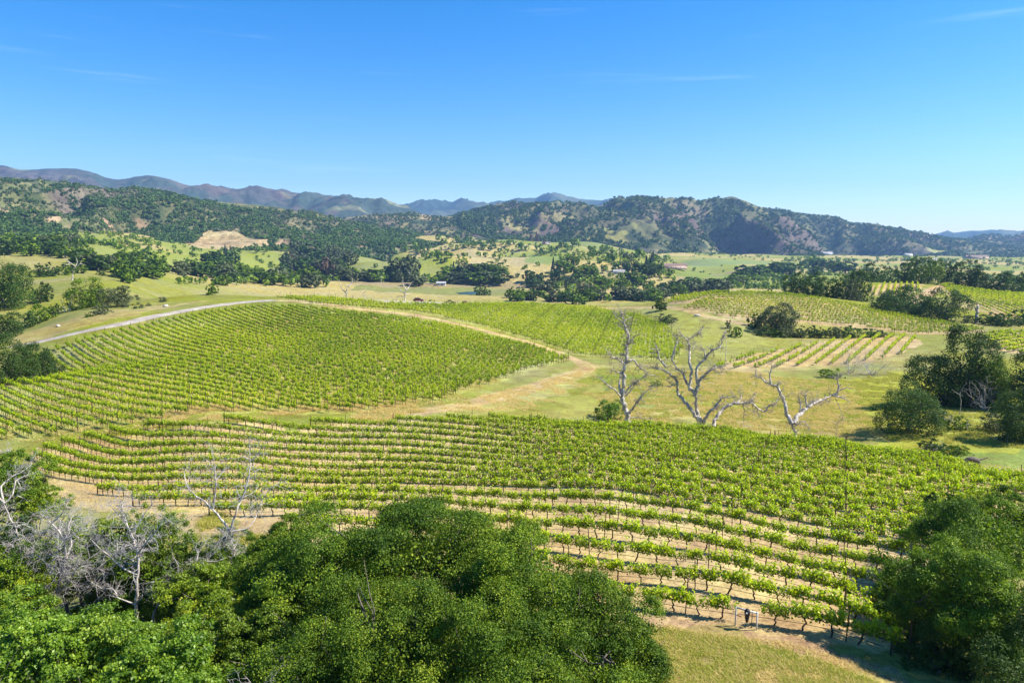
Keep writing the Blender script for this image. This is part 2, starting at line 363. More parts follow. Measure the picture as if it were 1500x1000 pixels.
TRACK4 = [hit(u, v, 240, 400)[:2] for u, v in [(850,449),(920,450),(975,450),(1040,465),(1090,475)]]
TRACK5 = [hit(u, v, 300, 520)[:2] for u, v in [(1395,418),(1372,422),(1350,436),(1335,444)]]
TRACK6 = [hit(u, v, 240, 520)[:2] for u, v in [(1405,446),(1450,458),(1500,472),(1540,481)]]
TRACK7 = [hit(u, v, 280, 400)[:2] for u, v in [(1015,448),(1035,443),(1065,436)]]
TRACK8 = [hit(u, v, 280, 420)[:2] for u, v in [(555,442),(600,443.5),(640,443),(690,441)]]
for nm in ('B1', 'B2'):
    ZONES.append((BW[nm], np.array((.43, .42, .11)), 2.0, .9))
for nm in ('C1', 'C2', 'C0', 'D1', 'D2', 'C3'):
    ZONES.append((BW[nm], STRAW * .95, 2.0, .95))
ZONES.append((KNOLL, STRAW, 2.0, 1.0))
zone([(30,668),(60,650),(110,690),(200,735),(430,770),(430,800),(330,800),(180,760),(60,730)], STRAW*.9, 3, .8, 30, 112)
zone([(940,902),(1095,924),(1320,985),(1340,1000),(1290,1000),(1090,936),(940,912)], SOILR, .6, .9, 25, 60)
zone([(960,915),(1090,936),(1300,1000),(1320,1080),(900,1100)], (.42,.35,.12), 1.5, .9, 20, 60)
zone([(1290,640),(1500,650),(1500,690),(1300,660)], LUSH*1.5, 3, .5, 85, 150)
zone([(870,560),(930,560),(1000,545),(1090,545),(1120,560),(1100,620),(1000,618),(900,616),(800,612),(830,580)], (.36,.34,.07), 4, .75, 100, 200)
zone([(900,575),(1010,590),(1110,600),(1200,600),(1190,640),(1000,618),(900,615)], (.46,.37,.13), 5, .7, 100, 200)
zone([(1000,545),(1120,545),(1130,575),(1040,580),(1000,570)], (.46,.34,.14), 5, .8, 100, 220)
zone([(1230,560),(1300,540),(1420,560),(1500,560),(1500,690),(1400,660),(1280,655),(1230,640)], (.4,.4,.045), 4, .9, 95, 220)
zone([(1160,590),(1260,590),(1280,650),(1220,645),(1160,635)], (.4,.3,.1), 5, .7, 95, 200)
zone([(880,545),(1000,560),(1000,600),(900,600)], LUSH*1.3, 4, .45, 100, 200)
zone([(640,598),(720,580),(800,555),(850,535),(870,545),(820,575),(740,598),(660,610)], (.44,.4,.14), 3, .8, 100, 240)
zone([(90,490),(200,460),(300,440),(260,445),(160,455),(60,480),(0,500),(40,510)], (.43,.33,.13), 4, .75, 150, 300)
zone([(930,450),(1010,455),(1090,475),(1130,500),(1050,525),(1000,500),(960,470)], (.36,.36,.09), 4, .8, 160, 380)
zone([(540,437),(640,440),(720,438),(690,443),(600,446)], (.55,.48,.36), 3, .8, 270, 420)
# valley fields
zone([(480,412),(560,410),(700,412),(820,416),(800,424),(700,421),(520,418)], TANFIELD, 12, .9, 500)
zone([(520,418),(700,421),(830,425),(760,434),(640,432),(520,424)], FIELD, 8, .9, 450)
zone([(1000,383),(1130,383),(1130,388),(1000,390)], (.26,.33,.1), 12, .95, 800)
zone([(985,390),(1110,389),(1100,395),(985,394)], (.36,.27,.15), 10, .95, 700)
zone([(985,395),(1100,395),(1080,408),(985,405)], (.22,.27,.06), 10, .95, 700)
zone([(985,405),(1070,408),(1060,416),(985,412)], (.36,.3,.16), 10, .9, 600)
zone([(520,372),(560,362),(600,372),(580,392),(530,392)], (.3,.31,.09), 25, .8, 700)
zone([(650,372),(700,366),(780,386),(790,395),(700,392)], (.46,.38,.18), 25, .85, 700)
zone([(610,385),(660,383),(660,398),(615,398)], (.32,.33,.09), 15, .8, 700)
zone([(770,372),(825,376),(815,390),(770,385)], (.22,.32,.07), 15, .8, 700)
zone([(860,392),(910,392),(930,402),(880,404)], (.42,.36,.14), 12, .8, 600)
zone([(830,352),(890,350),(905,362),(850,366)], (.26,.3,.08), 25, .9, 1200)
def albedo(X, Y):
    n1 = fbm(X/14., Y/14., 11, 4); n2 = fbm(X/55., Y/55., 23, 4); n3 = fbm(X/3., Y/3., 31, 3)
    w = smooth(.4, .62, n2*.6 + n1*.4)[..., None]
    c = YGREEN*.92*(1-w) + DRY*w*.55 + YGREEN*w*.45
    gl = smooth(.5, .7, n1)[..., None]*.45
    c = c*(1-gl) + GREEN*gl
    far = smooth(450, 900, Y)[..., None]
    nf = smooth(.42, .6, fbm(X/160., Y/160., 77, 4))[..., None]
    c = c*(1-far) + far*(np.array((.3,.33,.06))*(1-nf) + np.array((.5,.4,.15))*nf)
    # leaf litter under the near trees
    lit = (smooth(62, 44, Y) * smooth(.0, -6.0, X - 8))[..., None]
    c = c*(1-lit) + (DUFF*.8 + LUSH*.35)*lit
    for poly, col, edge, k in ZONES:
        xs = [p[0] for p in poly]; ys = [p[1] for p in poly]
        sel = (X > min(xs)-edge) & (X < max(xs)+edge) & (Y > min(ys)-edge) & (Y < max(ys)+edge)
        if not sel.any(): continue
        xx, yy = X[sel], Y[sel]
        jx = (fbm(xx/edge/2, yy/edge/2, 41, 2)-.5)*edge*3; jy = (fbm(xx/edge/2, yy/edge/2, 43, 2)-.5)*edge*3
        ins = inpoly(xx + jx, yy + jy, poly).astype(float)[:, None] * k
        ins = ins * (.72 + .5*n3[sel][:, None]).clip(0, 1)
        c[sel] = c[sel]*(1-ins) + col*ins
    for pts, col, w, k in ((TRACK1, STRAW*1.02, 2.2, .95), (TRACK2, STRAW*.9, 3.4, .8), (TRACK3, DRY*1.1, 3.0, .55), (TRACK4, STRAW, 2.6, .85), (TRACK5, SOIL*1.05, 4.2, .95),
                           (TRACK6, SOIL, 2.4, .9), (TRACK7, SOIL, 3.0, .9), (TRACK8, GRAVEL*1.3, 2.6, .9), (ROAD, GRAVEL, 2.2, .95)):
        xs = [p[0] for p in pts]; ys = [p[1] for p in pts]
        sel = (X > min(xs)-9) & (X < max(xs)+9) & (Y > min(ys)-9) & (Y < max(ys)+9)
        xx, yy = X[sel], Y[sel]
        d = polydist(xx, yy, pts) + (fbm(xx/2.5, yy/2.5, 51, 3)-.5)*2.2
        m_ = (smooth(w, w*.55, d) * k)[:, None]
        # grassy strip between the wheel ruts
        if pts in (TRACK2, TRACK3): m_ = m_ * (1 - .5*smooth(.55, .2, d)[:, None])
        c[sel] = c[sel]*(1-m_) + col*m_
    return c*.68
def grid_mesh(name, X, Y, Z, C, mat):
    a, b = X.shape
    v = np.stack([X, Y, Z], -1).reshape(-1, 3)
    i = np.arange(a*b).reshape(a, b)
    f = np.stack([i[:-1, :-1], i[1:, :-1], i[1:, 1:], i[:-1, 1:]], -1).reshape(-1, 4)
    me = mesh_np(name, v, f, np.full(len(f), .5), np.zeros(len(f), np.int32), mat, True)
    at_ = me.attributes.new('albedo', 'FLOAT_COLOR', 'POINT')
    at_.data.foreach_set('color', np.concatenate([C.reshape(-1, 3), np.ones((a*b, 1))], 1).astype(np.float32).ravel())
    return put(name, me)
sg = np.concatenate([np.linspace(-2.4, -.95, 40), np.linspace(-.94, .94, 820), np.linspace(.95, 2.4, 40)])
yg = np.exp(np.linspace(math.log(8.0), math.log(2600.0), 860))
YY, SG = np.meshgrid(yg, sg, indexing='xy'); XX = SG * YY
ZZ = gz(XX, YY)
ground = grid_mesh('ground', XX, YY, ZZ, albedo(XX, YY), M['ground'])
tag(ground, kind='structure')
# the flat land under and behind the viewpoint, and far out to the horizon
mb = MB(); n = 40
base = []
th = np.linspace(0, 2*pi, 97)[:-1]
rr = np.array([0, 400, 1500, 4000, 9000, 11500])
v = np.array([(r*cos(a), 3000 + r*sin(a), -75.0) for r in rr for a in th]); k = len(th)
f = np.array([[i*k+j, i*k+(j+1) % k, (i+1)*k+(j+1) % k, (i+1)*k+j] for i in range(len(rr)-1) for j in range(k)])
me = mesh_np('valley_floor', v, f, np.full(len(f), .5), np.zeros(len(f), np.int32), M['hill'])
a = me.attributes.new('albedo', 'FLOAT_COLOR', 'POINT'); a.data.foreach_set('color', np.tile(np.array((.13, .15, .045, 1), np.float32), len(v)))
tag(put('valley_floor', me), kind='structure')

def ribbon(name, pts, w, mat, lift=.07, jag=.5, col=None, seed=1):
    """a worn lane laid on the ground with an uneven edge"""
    pts = np.array(pts, float)
    L = np.concatenate([[0], np.cumsum(np.hypot(*np.diff(pts, axis=0).T))])
    s = np.arange(0, L[-1], .8)
    xy = np.stack([pchip(L, pts[:, 0], s), pchip(L, pts[:, 1], s)], 1)
    t = unit(np.gradient(xy, axis=0)); nn = np.stack([-t[:, 1], t[:, 0]], 1)
    k = 9; q = np.linspace(-1, 1, k)
    e = w/2 * (1 + (fbm(s/1.7, s*0+seed, seed, 3)-.5)*jag); e2 = w/2 * (1 + (fbm(s/1.7, s*0+seed+50, seed+3, 3)-.5)*jag)
    off = np.where(q[None, :] > 0, e[:, None], e2[:, None]) * q[None, :]
    X = xy[:, 0:1] + nn[:, 0:1]*off; Y = xy[:, 1:2] + nn[:, 1:2]*off
    Z = gz(X, Y) + lift - .09*np.abs(q[None, :])**6
    C = np.broadcast_to(np.array(col)*.66, X.shape + (3,)) * (.85 + .3*fbm(X/1.3, Y/1.3, 5, 3))[..., None]
    return tag(grid_mesh(name, X, Y, Z, C, mat), kind='structure')
ribbon('road', ROAD, 4.6, M['ground'], .12, .2, GRAVEL*1.15, 3)
ribbon('dirt_path', TRACK1, 2.6, M['ground'], .06, .9, STRAW*1.02, 5)
for tk, sd in ((TRACK2, 21), (TRACK4, 41)):
    a_ = np.array(tk); tt = unit(np.gradient(a_, axis=0)); nn_ = np.stack([-tt[:, 1], tt[:, 0]], 1)
    for sg_ in (-1, 1):
        ribbon('dirt_path', a_ + nn_*.95*sg_, .7, M['ground'], .03, 1.3, STRAW*.92, sd + sg_)
ribbon('dirt_path', TRACK5, 7.0, M['ground'], .1, .5, SOIL*1.08, 9)

# ------------------------------------------------------------------ far ranges
RANGES = {}
def hills(name, crest, yc, foot, yf, colfn, spur=60.0, lam=420.0, seed=1, nq=150, du=3.0, power=1.15):
    cu = np.array([c[0] for c in crest], float); cv = np.array([c[1] for c in crest], float)
    u = np.arange(cu[0], cu[-1] + .1, du)
    v = pchip(cu, cv, u)
    yc = np.interp(u, *zip(*yc)) if isinstance(yc, list) else np.full(len(u), float(yc))
    yf = np.interp(u, *zip(*yf)) if isinstance(yf, list) else np.full(len(u), float(yf))
    fv = np.interp(u, *zip(*foot))
    s = (u - 750)/F/CP
    v = v + (fbm(u/9., u*0, seed, 3)-.5)*1.6
    zc = H - np.array([tv(x) for x in v])*yc
    zf = H - np.array([tv(x) for x in fv])*yf
    q = np.concatenate([np.linspace(-.25, 1, nq), np.linspace(1.03, 2.0, 24)])
    Q = q[None, :]; qq = np.clip(Q, 0, 1)
    Yg = yf[:, None] + (yc - yf)[:, None]*Q
    Xg = s[:, None]*Yg
    h = np.where(Q <= 0, zf[:, None] + np.clip(Q, -.25, 0)*320., np.where(Q <= 1, zf[:, None] + (zc - zf)[:, None]*np.clip(Q, 0, 1)*np.clip(Q, .001, 1)**(power-1), zc[:, None] - (zc - zf)[:, None]*np.clip(Q-1, 0, 2)**1.2*1.1))
    wx = Xg/lam + (fbm(Xg/lam/1.5, Yg/lam/1.5, seed+7, 3)-.5)*1.6
    r = 1 - np.abs(2*fbm(wx, Yg/lam*.35, seed, 4) - 1)*2.0
    env = np.clip(4*qq*(1-qq), 0, 1)**.8 * np.clip((zc-zf)/150., .25, 1.6)[:, None]
    h = h + (r - .55)*spur*env
    h = h + (fbm(Xg/70., Yg/70., seed+3, 4)-.5)*spur*.4*np.clip(qq*3, 0, 1)*np.clip((1-qq)*6, .15, 1)
    C = colfn(Xg, Yg, h, qq + 0*Xg, r, u[:, None] + 0*Xg)
    cut = np.zeros(h.shape, bool)
    if seed == 1:               # graded benches cut into the foot of the slope
        pu, pv, pd = proj(Xg, Yg, h)
        cut = inpoly(pu, pv + (fbm(Xg/20., Yg/20., 3, 2)-.5)*3, [(236,367),(252,360),(282,357),(303,339),(346,340),(363,350),(394,352),(394,362),(330,367)]) & (Q < .45)
        st = 4.2; hh = h/st; hb = (np.floor(hh) + smooth(.0, .35, hh - np.floor(hh)))*st
        h = np.where(cut, hb, h)
        cc = .62*mixc((.54,.4,.18), (.66,.52,.27), smooth(.4, .6, fbm(Xg/25., Yg/9., 4, 3)))
        cc = mixc(cc, (.2,.125,.075), smooth(.3, .1, np.abs((hh - np.floor(hh)) - .2))*.5)
        C = np.where(cut[..., None], cc, C)
    o = grid_mesh(name, Xg, Yg, h, C, M['hill']); tag(o, kind='structure')
    RANGES[name + str(seed)] = (u, q, Xg, Yg, h, r, cut)
    return o
def mixc(a, b, w): return np.asarray(a)*(1-w[..., None]) + np.asarray(b)*w[..., None]
def col_left(X, Y, h, q, r, u):
    n = fbm(X/60., Y/60., 61, 4); n2 = fbm(X/220., Y/220., 63, 4)
    c = mixc((.06,.075,.03), (.12,.125,.05), smooth(.4, .62, n))
    c = mixc(c, (.2,.18,.08), smooth(.57, .66, fbm(X/28., Y/34., 62, 3))*.55)
    c = mixc(c, (.13,.1,.08), smooth(.5, .66, n2)*.8)          # scorched brush
    c = mixc(c, (.3,.21,.12), smooth(.66, .72, fbm(X/45., Y/70., 67, 3)) * smooth(.7, .3, q))
    return c
def col_purple(X, Y, h, q, r, u):
    n = fbm(X/150., Y/150., 71, 4); n2 = fbm(X/500., Y/500., 73, 4)
    c = mixc((.045,.066,.05), (.08,.075,.068), smooth(.38, .6, n2))
    c = mixc(c, (.125,.09,.075), smooth(.55, .7, n)*.6)
    c = mixc(c, (.2,.19,.09), smooth(.7, .78, fbm(X/260., Y/200., 79, 3))*.6)
    return c
def col_blue(X, Y, h, q, r, u):
    n = fbm(X/400., Y/400., 81, 4)
    return mixc((.035,.055,.03), (.09,.1,.05), smooth(.4, .65, n))
def col_right(X, Y, h, q, r, u):
    n = fbm(X/110., Y/110., 91, 4); n2 = fbm(X/380., Y/380., 93, 4)
    c = mixc((.035,.05,.022), (.1,.1,.045), smooth(.38, .6, n))
    c = mixc(c, (.2,.185,.08), smooth(.56, .66, fbm(X/38., Y/48., 92, 3))*.6)
    c = mixc(c, (.12,.085,.075), smooth(.5, .66, n2)*.8)
    c = mixc(c, (.24,.17,.1), smooth(.64, .72, fbm(X/120., Y/90., 97, 3))*smooth(.3, .8, q))
    c = mixc(c, (.24,.23,.07), smooth(.64, .7, fbm(X/90., Y/110., 99, 3))*smooth(.5, .1, q))
    c = mixc(c, (.24,.2,.08), smooth(.6, .68, fbm(X/70., Y/110., 95, 3))*smooth(900, 800, u)*.6)
    return c
hills('hills', [(-420,246),(-150,252),(0,258),(60,262),(110,268),(150,276),(190,281),(215,278),(250,283),(300,292),(340,296),(400,302),(450,310),(500,319),(540,331),(600,340),(640,349),(700,358)],
      [(-420,1900),(0,2000),(300,2100),(500,2250),(700,2350)], [(-420,352),(0,352),(150,356),(300,362),(400,362),(500,362),(600,358),(700,360)], [(-420,1150),(0,1150),(300,1450),(450,1600),(700,2000)], col_left, 70, 260, 1, 190)
hills('hills', [(430,330),(480,323),(520,318),(560,313),(600,312),(640,316),(690,319),(760,333),(850,350),(900,362)], 3000, [(430,352),(600,352),(760,354),(900,366)], 2350, col_right, 30, 300, 2, 110)
hills('mountains', [(-420,240),(-100,240),(0,243),(30,243),(60,249),(100,247),(130,247),(160,254),(190,263),(215,260),(235,257),(265,263),(290,271),(320,274),(350,280),(380,278),(410,280),(440,282),(470,285),(500,291),(540,295),(570,299),(595,305),(640,325),(700,340)],
      5200, [(-420,330),(700,345)], 3700, col_purple, 150, 700, 3, 130, 3)
hills('mountains', [(540,318),(570,308),(600,302),(632,297),(650,298),(680,297),(706,302),(720,300),(740,295),(760,290),(785,290),(797,287),(808,284),(820,288),(835,294),(870,297),(900,296),(960,302),(1010,320)],
      9000, [(540,335),(1010,335)], 7200, col_blue, 220, 900, 4, 60, 3)
hills('mountains', [(640,327),(680,313),(720,305),(760,302),(800,300),(850,299),(875,300),(905,297),(930,291),(950,289),(975,294),(1000,290),(1020,294),(1045,291),(1060,288),(1080,294),(1105,303),(1140,308),(1180,314),(1220,322),(1260,331),(1300,337),(1340,344),(1380,350),(1430,357),(1500,366),(1600,372),(1750,378)],
      [(640,3300),(850,3600),(1100,3600),(1400,3900),(1750,4200)], [(640,352),(750,352),(850,362),(950,374),(1000,380),(1100,384),(1250,378),(1400,378),(1750,384)], [(640,2500),(900,2250),(1100,2300),(1400,2700),(1750,2900)], col_right, 120, 420, 5, 170)
hills('mountains', [(1280,352),(1330,348),(1365,342),(1400,339),(1440,337),(1470,338),(1500,338),(1560,334),(1800,330)], 8200, [(1280,362),(1800,362)], 6500, col_blue, 150, 800, 6, 60)
hills('mountains', [(1340,360),(1400,351),(1430,344),(1460,347),(1500,340),(1560,338),(1800,345)], 4400, [(1340,374),(1800,376)], 3500, col_right, 90, 500, 8, 80)
# ------------------------------------------------------------------ tree builders
def crown_points(rx, ry, rz, nl, nc, nleaf, seed, cl=.1, up=.2, gap=.0, lob=(.8, 1.3)):
    """points and outward normals of foliage: billowing lobes -> leaf clumps -> leaves, with creases between the lobes"""
    r = np.random.default_rng(seed); R = np.array((rx, ry, rz))
    z = np.linspace(.97, -.8, nl) + r.normal(size=nl)*.06; z = np.clip(z, -.9, 1); a = np.arange(nl)*2.39996 + r.normal(size=nl)*.35 + r.random()*6
    q = np.sqrt(1 - z*z); d = np.stack([q*np.cos(a), q*np.sin(a), z], 1)
    rho = r.uniform(.5, .84, nl); lr = 1.3/math.sqrt(nl)*r.uniform(*lob, nl)
    if gap > 0:
        k = r.random(nl) > gap*.4; k[0] = True; d, rho, lr = d[k], rho[k], lr[k]
    lc = d*rho[:, None]
    w = lr**2/(lr**2).sum(); li = r.choice(len(lr), nc, p=w)
    cd = unit(r.normal(size=(nc, 3))*.75 + d[li]*.75 + np.array((0, 0, up)))
    cc = lc[li] + cd*(lr[li]*r.uniform(.75, 1.08, nc))[:, None]
    cw = r.uniform(.4, 1.6, nc); ci = r.choice(nc, nleaf, p=cw/cw.sum())
    off = r.normal(size=(nleaf, 3))*cl*.6
    p = cc[ci] + off*np.array((1, 1, .75))
    n_in = nleaf//9                                     # shaded leaves deep in the crown
    p[:n_in] = unit(r.normal(size=(n_in, 3)))*(.62*r.random((n_in, 1))**.4)
    lo, hi = np.percentile(p, 2, axis=0), np.percentile(p, 98, axis=0); mid, ext = (lo+hi)/2, (hi-lo)/2
    p = (p - mid)/ext*.97 * R; cc = (cc - mid)/ext*.97
    return p, unit(cd[ci] + unit(off)*.6 + np.array((0, 0, .3))), ci, cc*R
def crown_mesh(name, rx, ry, rz, nl, nc, nleaf, size, seed, mat, aspect=.7, **kw):
    p, n, ci, cc = crown_points(rx, ry, rz, nl, nc, nleaf, seed, **kw)
    r = np.random.default_rng(seed + 5)
    ct = r.uniform(-.2, .2, ci.max() + 1) + (fbm(cc[:ci.max()+1, 0]/rx*2.2 + seed, cc[:ci.max()+1, 2]/rz*2.2 + cc[:ci.max()+1, 1]/ry, seed, 2) - .5)*.8
    mb = MB(); k = len(p)//9; sz = np.full(len(p), float(size)); sz[:k] *= 1.6
    leaves(mb, p, sz, n, .5, np.clip(r.random(len(p))*.7 + .15 + ct[ci], 0, 1), 0, r, aspect)
    return mb, cc
def limb_path(a, b, r, n=5, wob=.12):
    a = np.array(a, float); b = np.array(b, float); L = np.linalg.norm(b-a)
    t = np.linspace(0, 1, n)[:, None]
    p = a + (b-a)*t; p[1:-1] += r.normal(size=(n-2, 3))*L*wob*.5
    return p
def trunk_mesh(cc, base_z, rad, seed, nlimb=7, mats=None, top=-.1):
    """trunk from the ground with limbs into the foliage clumps; crown centre is the origin"""
    r = np.random.default_rng(seed); mb = MB()
    fork = np.array((0, 0, base_z + (abs(base_z)*.38 if base_z < 0 else .5)))
    root = np.array((r.normal()*.1, r.normal()*.1, base_z - .4))
    p = limb_path(root, fork, r, 5, .06); tube(mb, p, np.linspace(rad*1.35, rad*.8, 5), 8)
    sel = cc[r.choice(len(cc), min(nlimb, len(cc)), replace=False)]
    for c in sel:
        q = limb_path(fork, c*(.88 if r.random() < .7 else 1.12), r, 6, .16); tube(mb, q, np.linspace(rad*.55, rad*.08, 6), 5)
        for _ in range(2):
            e = q[3] + (c*.9 - q[3])*r.uniform(.4, .9) + r.normal(size=3)*np.linalg.norm(c)*.25
            tube(mb, limb_path(q[3], e, r, 4), np.linspace(rad*.2, rad*.05, 4), 4)
    return mb
def tree(name, x, y, zb, w, h, mat, label, cat='tree', group=None, seed=0, nleaf=4000, size=.3, trunk_frac=.1, nl=14, nc=None, depth=None, one=False, rz=0.0, bark='bark', gap=0.0, cl=.16, nlimb=7):
    """w, h: full width and height in metres"""
    rx = w/2; ry = (depth or w)/2; ch = h*(1-trunk_frac*.75); rzz = ch/2; rzz = h*.62 if trunk_frac <= .06 else rzz; cz = h - rzz
    nc = nc or max(40, nleaf//24)
    mb, cc = crown_mesh('crown', rx, ry, rzz, nl, nc, nleaf, size, seed, M[mat], gap=gap, cl=cl, aspect=.9)
    tb = trunk_mesh(cc[cc[:, 2] > -cz*.8], -cz, max(.06, h*.028), seed + 1, nlimb)
    if one:
        v, f, t, m = tb.arrays(); mb.add(v, f, t, 1)
        o = put(name, mb.mesh(name, [M[mat], M[bark]])); o.data.transform(Mat.Translation((0, 0, cz))); o.location = (x, y, zb)
    else:
        o = empty(name, (x, y, zb), rz)
        a = mb.obj('crown', M[mat], o); a.location = (0, 0, cz)
        b = tb.obj('trunk', M[bark], o, True); b.location = (0, 0, cz)
    if one: o.rotation_euler.z = rz
    return tag(o, label, cat, group)
from mathutils import Matrix as Mat

# ------------------------------------------------------------------ dead trees from traced limbs
def limb_world(px, Y, r, bend=.35, y0=0.0):
    """limb outline points seen at (u, v) set at their own depths round the trunk"""
    pts = []; dy = y0; sl = r.normal()*bend
    for i, (u, v) in enumerate(px):
        if i:
            du = math.hypot(u-px[i-1][0], v-px[i-1][1])*Y/F
            sl = .7*sl + .3*r.normal()*bend*2
            dy += du*sl
        pts.append(at(u, v, Y + dy))
    return np.array(pts)
def twigs(mb, p, d, L, rad, lev, r, droop=.0, nsides=3, spread=.9, jit=.35):
    n = 4; pts = [p]; dd = d.copy()
    for i in range(n):
        dd = unit(dd + r.normal(size=3)*jit + np.array((0, 0, -droop))); pts.append(pts[-1] + dd*L/n)
    pts = np.array(pts)
    tube(mb, pts, np.linspace(rad, rad*.45, n+1), nsides, cap=False)
    if lev > 0:
        for k in range(r.integers(2, 4)):
            i = r.integers(1, n+1)
            nd_ = unit(dd + r.normal(size=3)*spread)
            twigs(mb, pts[i], nd_, L*r.uniform(.45, .75), rad*.6, lev-1, r, droop, nsides, spread, jit)
def dead_tree(name, limbs, Y, base_rad, label, mat, seed, twig=1.0, lev=2, tl=1.6, density=.8, group=None, droop=.02, twigrad=.035, bend=.35, tipr=.22):
    """limbs: list of (points, start radius factor). the first is the trunk from the ground"""
    r = np.random.default_rng(seed)
    trunk = MB(); br = MB(); tw = MB()
    allp = {}
    first = None
    for k, (px, rf) in enumerate(limbs):
        key = px[0]
        y0 = min(allp.items(), key=lambda kv: math.hypot(kv[0][0]-key[0], kv[0][1]-key[1]))[1] if allp else 0.0
        pts = limb_world(px, Y, r, bend if k else bend*.3, y0)
        for (u, v), p in zip(px, pts): allp[(u, v)] = p[1] - Y
        if k == 0:
            g = pts[0].copy(); zg = float(gz(g[0], g[1])); first = np.array((g[0], g[1], zg))
            if g[2] > zg - .2: pts = np.concatenate([[np.array((g[0], g[1], zg-.4))], pts])
        # resample smoothly with small crookedness
        Ls = np.concatenate([[0], np.cumsum(np.linalg.norm(np.diff(pts, axis=0), axis=1))])
        n = max(6, int(Ls[-1]/.35)); s = np.linspace(0, Ls[-1], n)
        q = np.stack([pchip(Ls, pts[:, i], s) for i in range(3)], 1)
        q[1:-1] += r.normal(size=(n-2, 3))*base_rad*rf*.24
        rad = base_rad*rf*(1-np.linspace(0, 1, n)*(1-tipr))*(1+r.normal(size=n)*.06)
        if k == 0: rad[:2] *= 1.25
        tube(trunk if k == 0 else br, q, np.maximum(rad, .02), 8)
        # twigs towards the outer part
        nt_ = int(Ls[-1]*density*twig)
        for _ in range(nt_):
            i = int(n*r.uniform(.35 if k else .6, 1.0)); i = min(i, n-1)
            t = unit(q[min(i+1, n-1)] - q[max(i-1, 0)])
            d = unit(t*.6 + r.normal(size=3)*.7 + np.array((0, 0, .15)))
            twigs(tw, q[i], d, tl*r.uniform(.3, 1.15), min(max(rad[i]*.5, .012), twigrad), lev, r, droop)
    o = empty(name, first)
    inv = Mat.Translation(-o.location)
    for nm, b, m_ in (('trunk', trunk, mat), ('branches', br, mat), ('twigs', tw, 'twig' if mat == 'dead' else ('dark_twig' if mat == 'dead_brown' else mat))):
        if b.n:
            c = b.obj(nm, M[m_], o, True); c.data.transform(inv)
    return tag(o, label, 'dead tree', group)
def bare_bush(name, x, y, zb, w, h, label, seed, n=14, mat='twig', lev=3, group=None, rad=.03, cat='bush'):
    r = np.random.default_rng(seed); mb = MB()
    for k in range(n):
        d = unit(np.array((r.normal()*w/h*.8, r.normal()*w/h*.8, 1.0)))
        twigs(mb, np.array((r.normal()*w*.06, r.normal()*w*.06, -.1)), d, h*r.uniform(.5, .85), rad, lev, r, .0, 3, .8, .22)
    o = mb.obj(name, M[mat], None, True); o.location = (x, y, zb)
    return tag(o, label, cat, group)
# ------------------------------------------------------------------ grapevines
ORD = ['zeroth','first','second','third','fourth','fifth','sixth','seventh','eighth','ninth','tenth','eleventh','twelfth','thirteenth','fourteenth','fifteenth','sixteenth','seventeenth','eighteenth','nineteenth','twentieth']
def ordw(n):
    if n <= 20: return ORD[n]
    tens = ['', '', 'twenty', 'thirty', 'forty', 'fifty', 'sixty', 'seventy', 'eighty', 'ninety'][n // 10 % 10]
    if n >= 100: return str(n) + 'th'
    tn = {'twenty': 'twentieth', 'thirty': 'thirtieth', 'forty': 'fortieth', 'fifty': 'fiftieth', 'sixty': 'sixtieth', 'seventy': 'seventieth', 'eighty': 'eightieth', 'ninety': 'ninetieth'}
    return tn[tens] if n % 10 == 0 else tens + '-' + ORD[n % 10]
VS = 1.55          # spacing of vines in a row
def vine_leafpts(n, r, top=1.8):
    """shoots rise from a cordon at 0.85 m along x; leaves sit on the shoots"""
    ns = 17
    x0 = r.uniform(-VS*.52, VS*.52, ns); hgt = r.uniform(.5, 1.12, ns) * (top - .8)
    leanx = r.normal(size=ns)*.16; leany = r.normal(size=ns)*.2
    k = r.integers(0, ns, n); t = r.random(n)**.8
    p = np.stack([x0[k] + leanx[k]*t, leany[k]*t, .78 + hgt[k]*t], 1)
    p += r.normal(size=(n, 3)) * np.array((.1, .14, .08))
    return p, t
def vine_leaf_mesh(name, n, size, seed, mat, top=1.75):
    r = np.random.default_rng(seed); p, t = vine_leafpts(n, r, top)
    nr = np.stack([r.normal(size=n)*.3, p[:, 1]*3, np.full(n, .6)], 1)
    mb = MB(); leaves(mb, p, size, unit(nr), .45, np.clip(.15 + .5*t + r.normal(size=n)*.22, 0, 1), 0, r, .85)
    return mb
def vine_wood(seed, arms=True):
    r = np.random.default_rng(seed); mb = MB()
    top = np.array((r.normal()*.05, r.normal()*.03, .74))
    p = limb_path((r.normal()*.05, 0, -.12), top, r, 6, .12); tube(mb, p, np.linspace(.062, .05, 6), 6)
    for s in (-1, 1):
        q = np.array([top, top+(s*.13, r.normal()*.03, .09), top+(s*.34, r.normal()*.03, .06+r.normal()*.03), top+(s*.58, r.normal()*.03, .1), top+(s*.76, 0, .07)])
        tube(mb, q, np.linspace(.046, .022, 5), 5)
        for t in np.linspace(.2, .95, 5):
            b = q[0]*(1-t) + q[-1]*t + (0, 0, .05)
            tube(mb, [b, b + (r.normal()*.04, r.normal()*.05, .16), b + (r.normal()*.08, r.normal()*.1, .5)], [.018, .012, .006], 3, cap=False)
    return mb
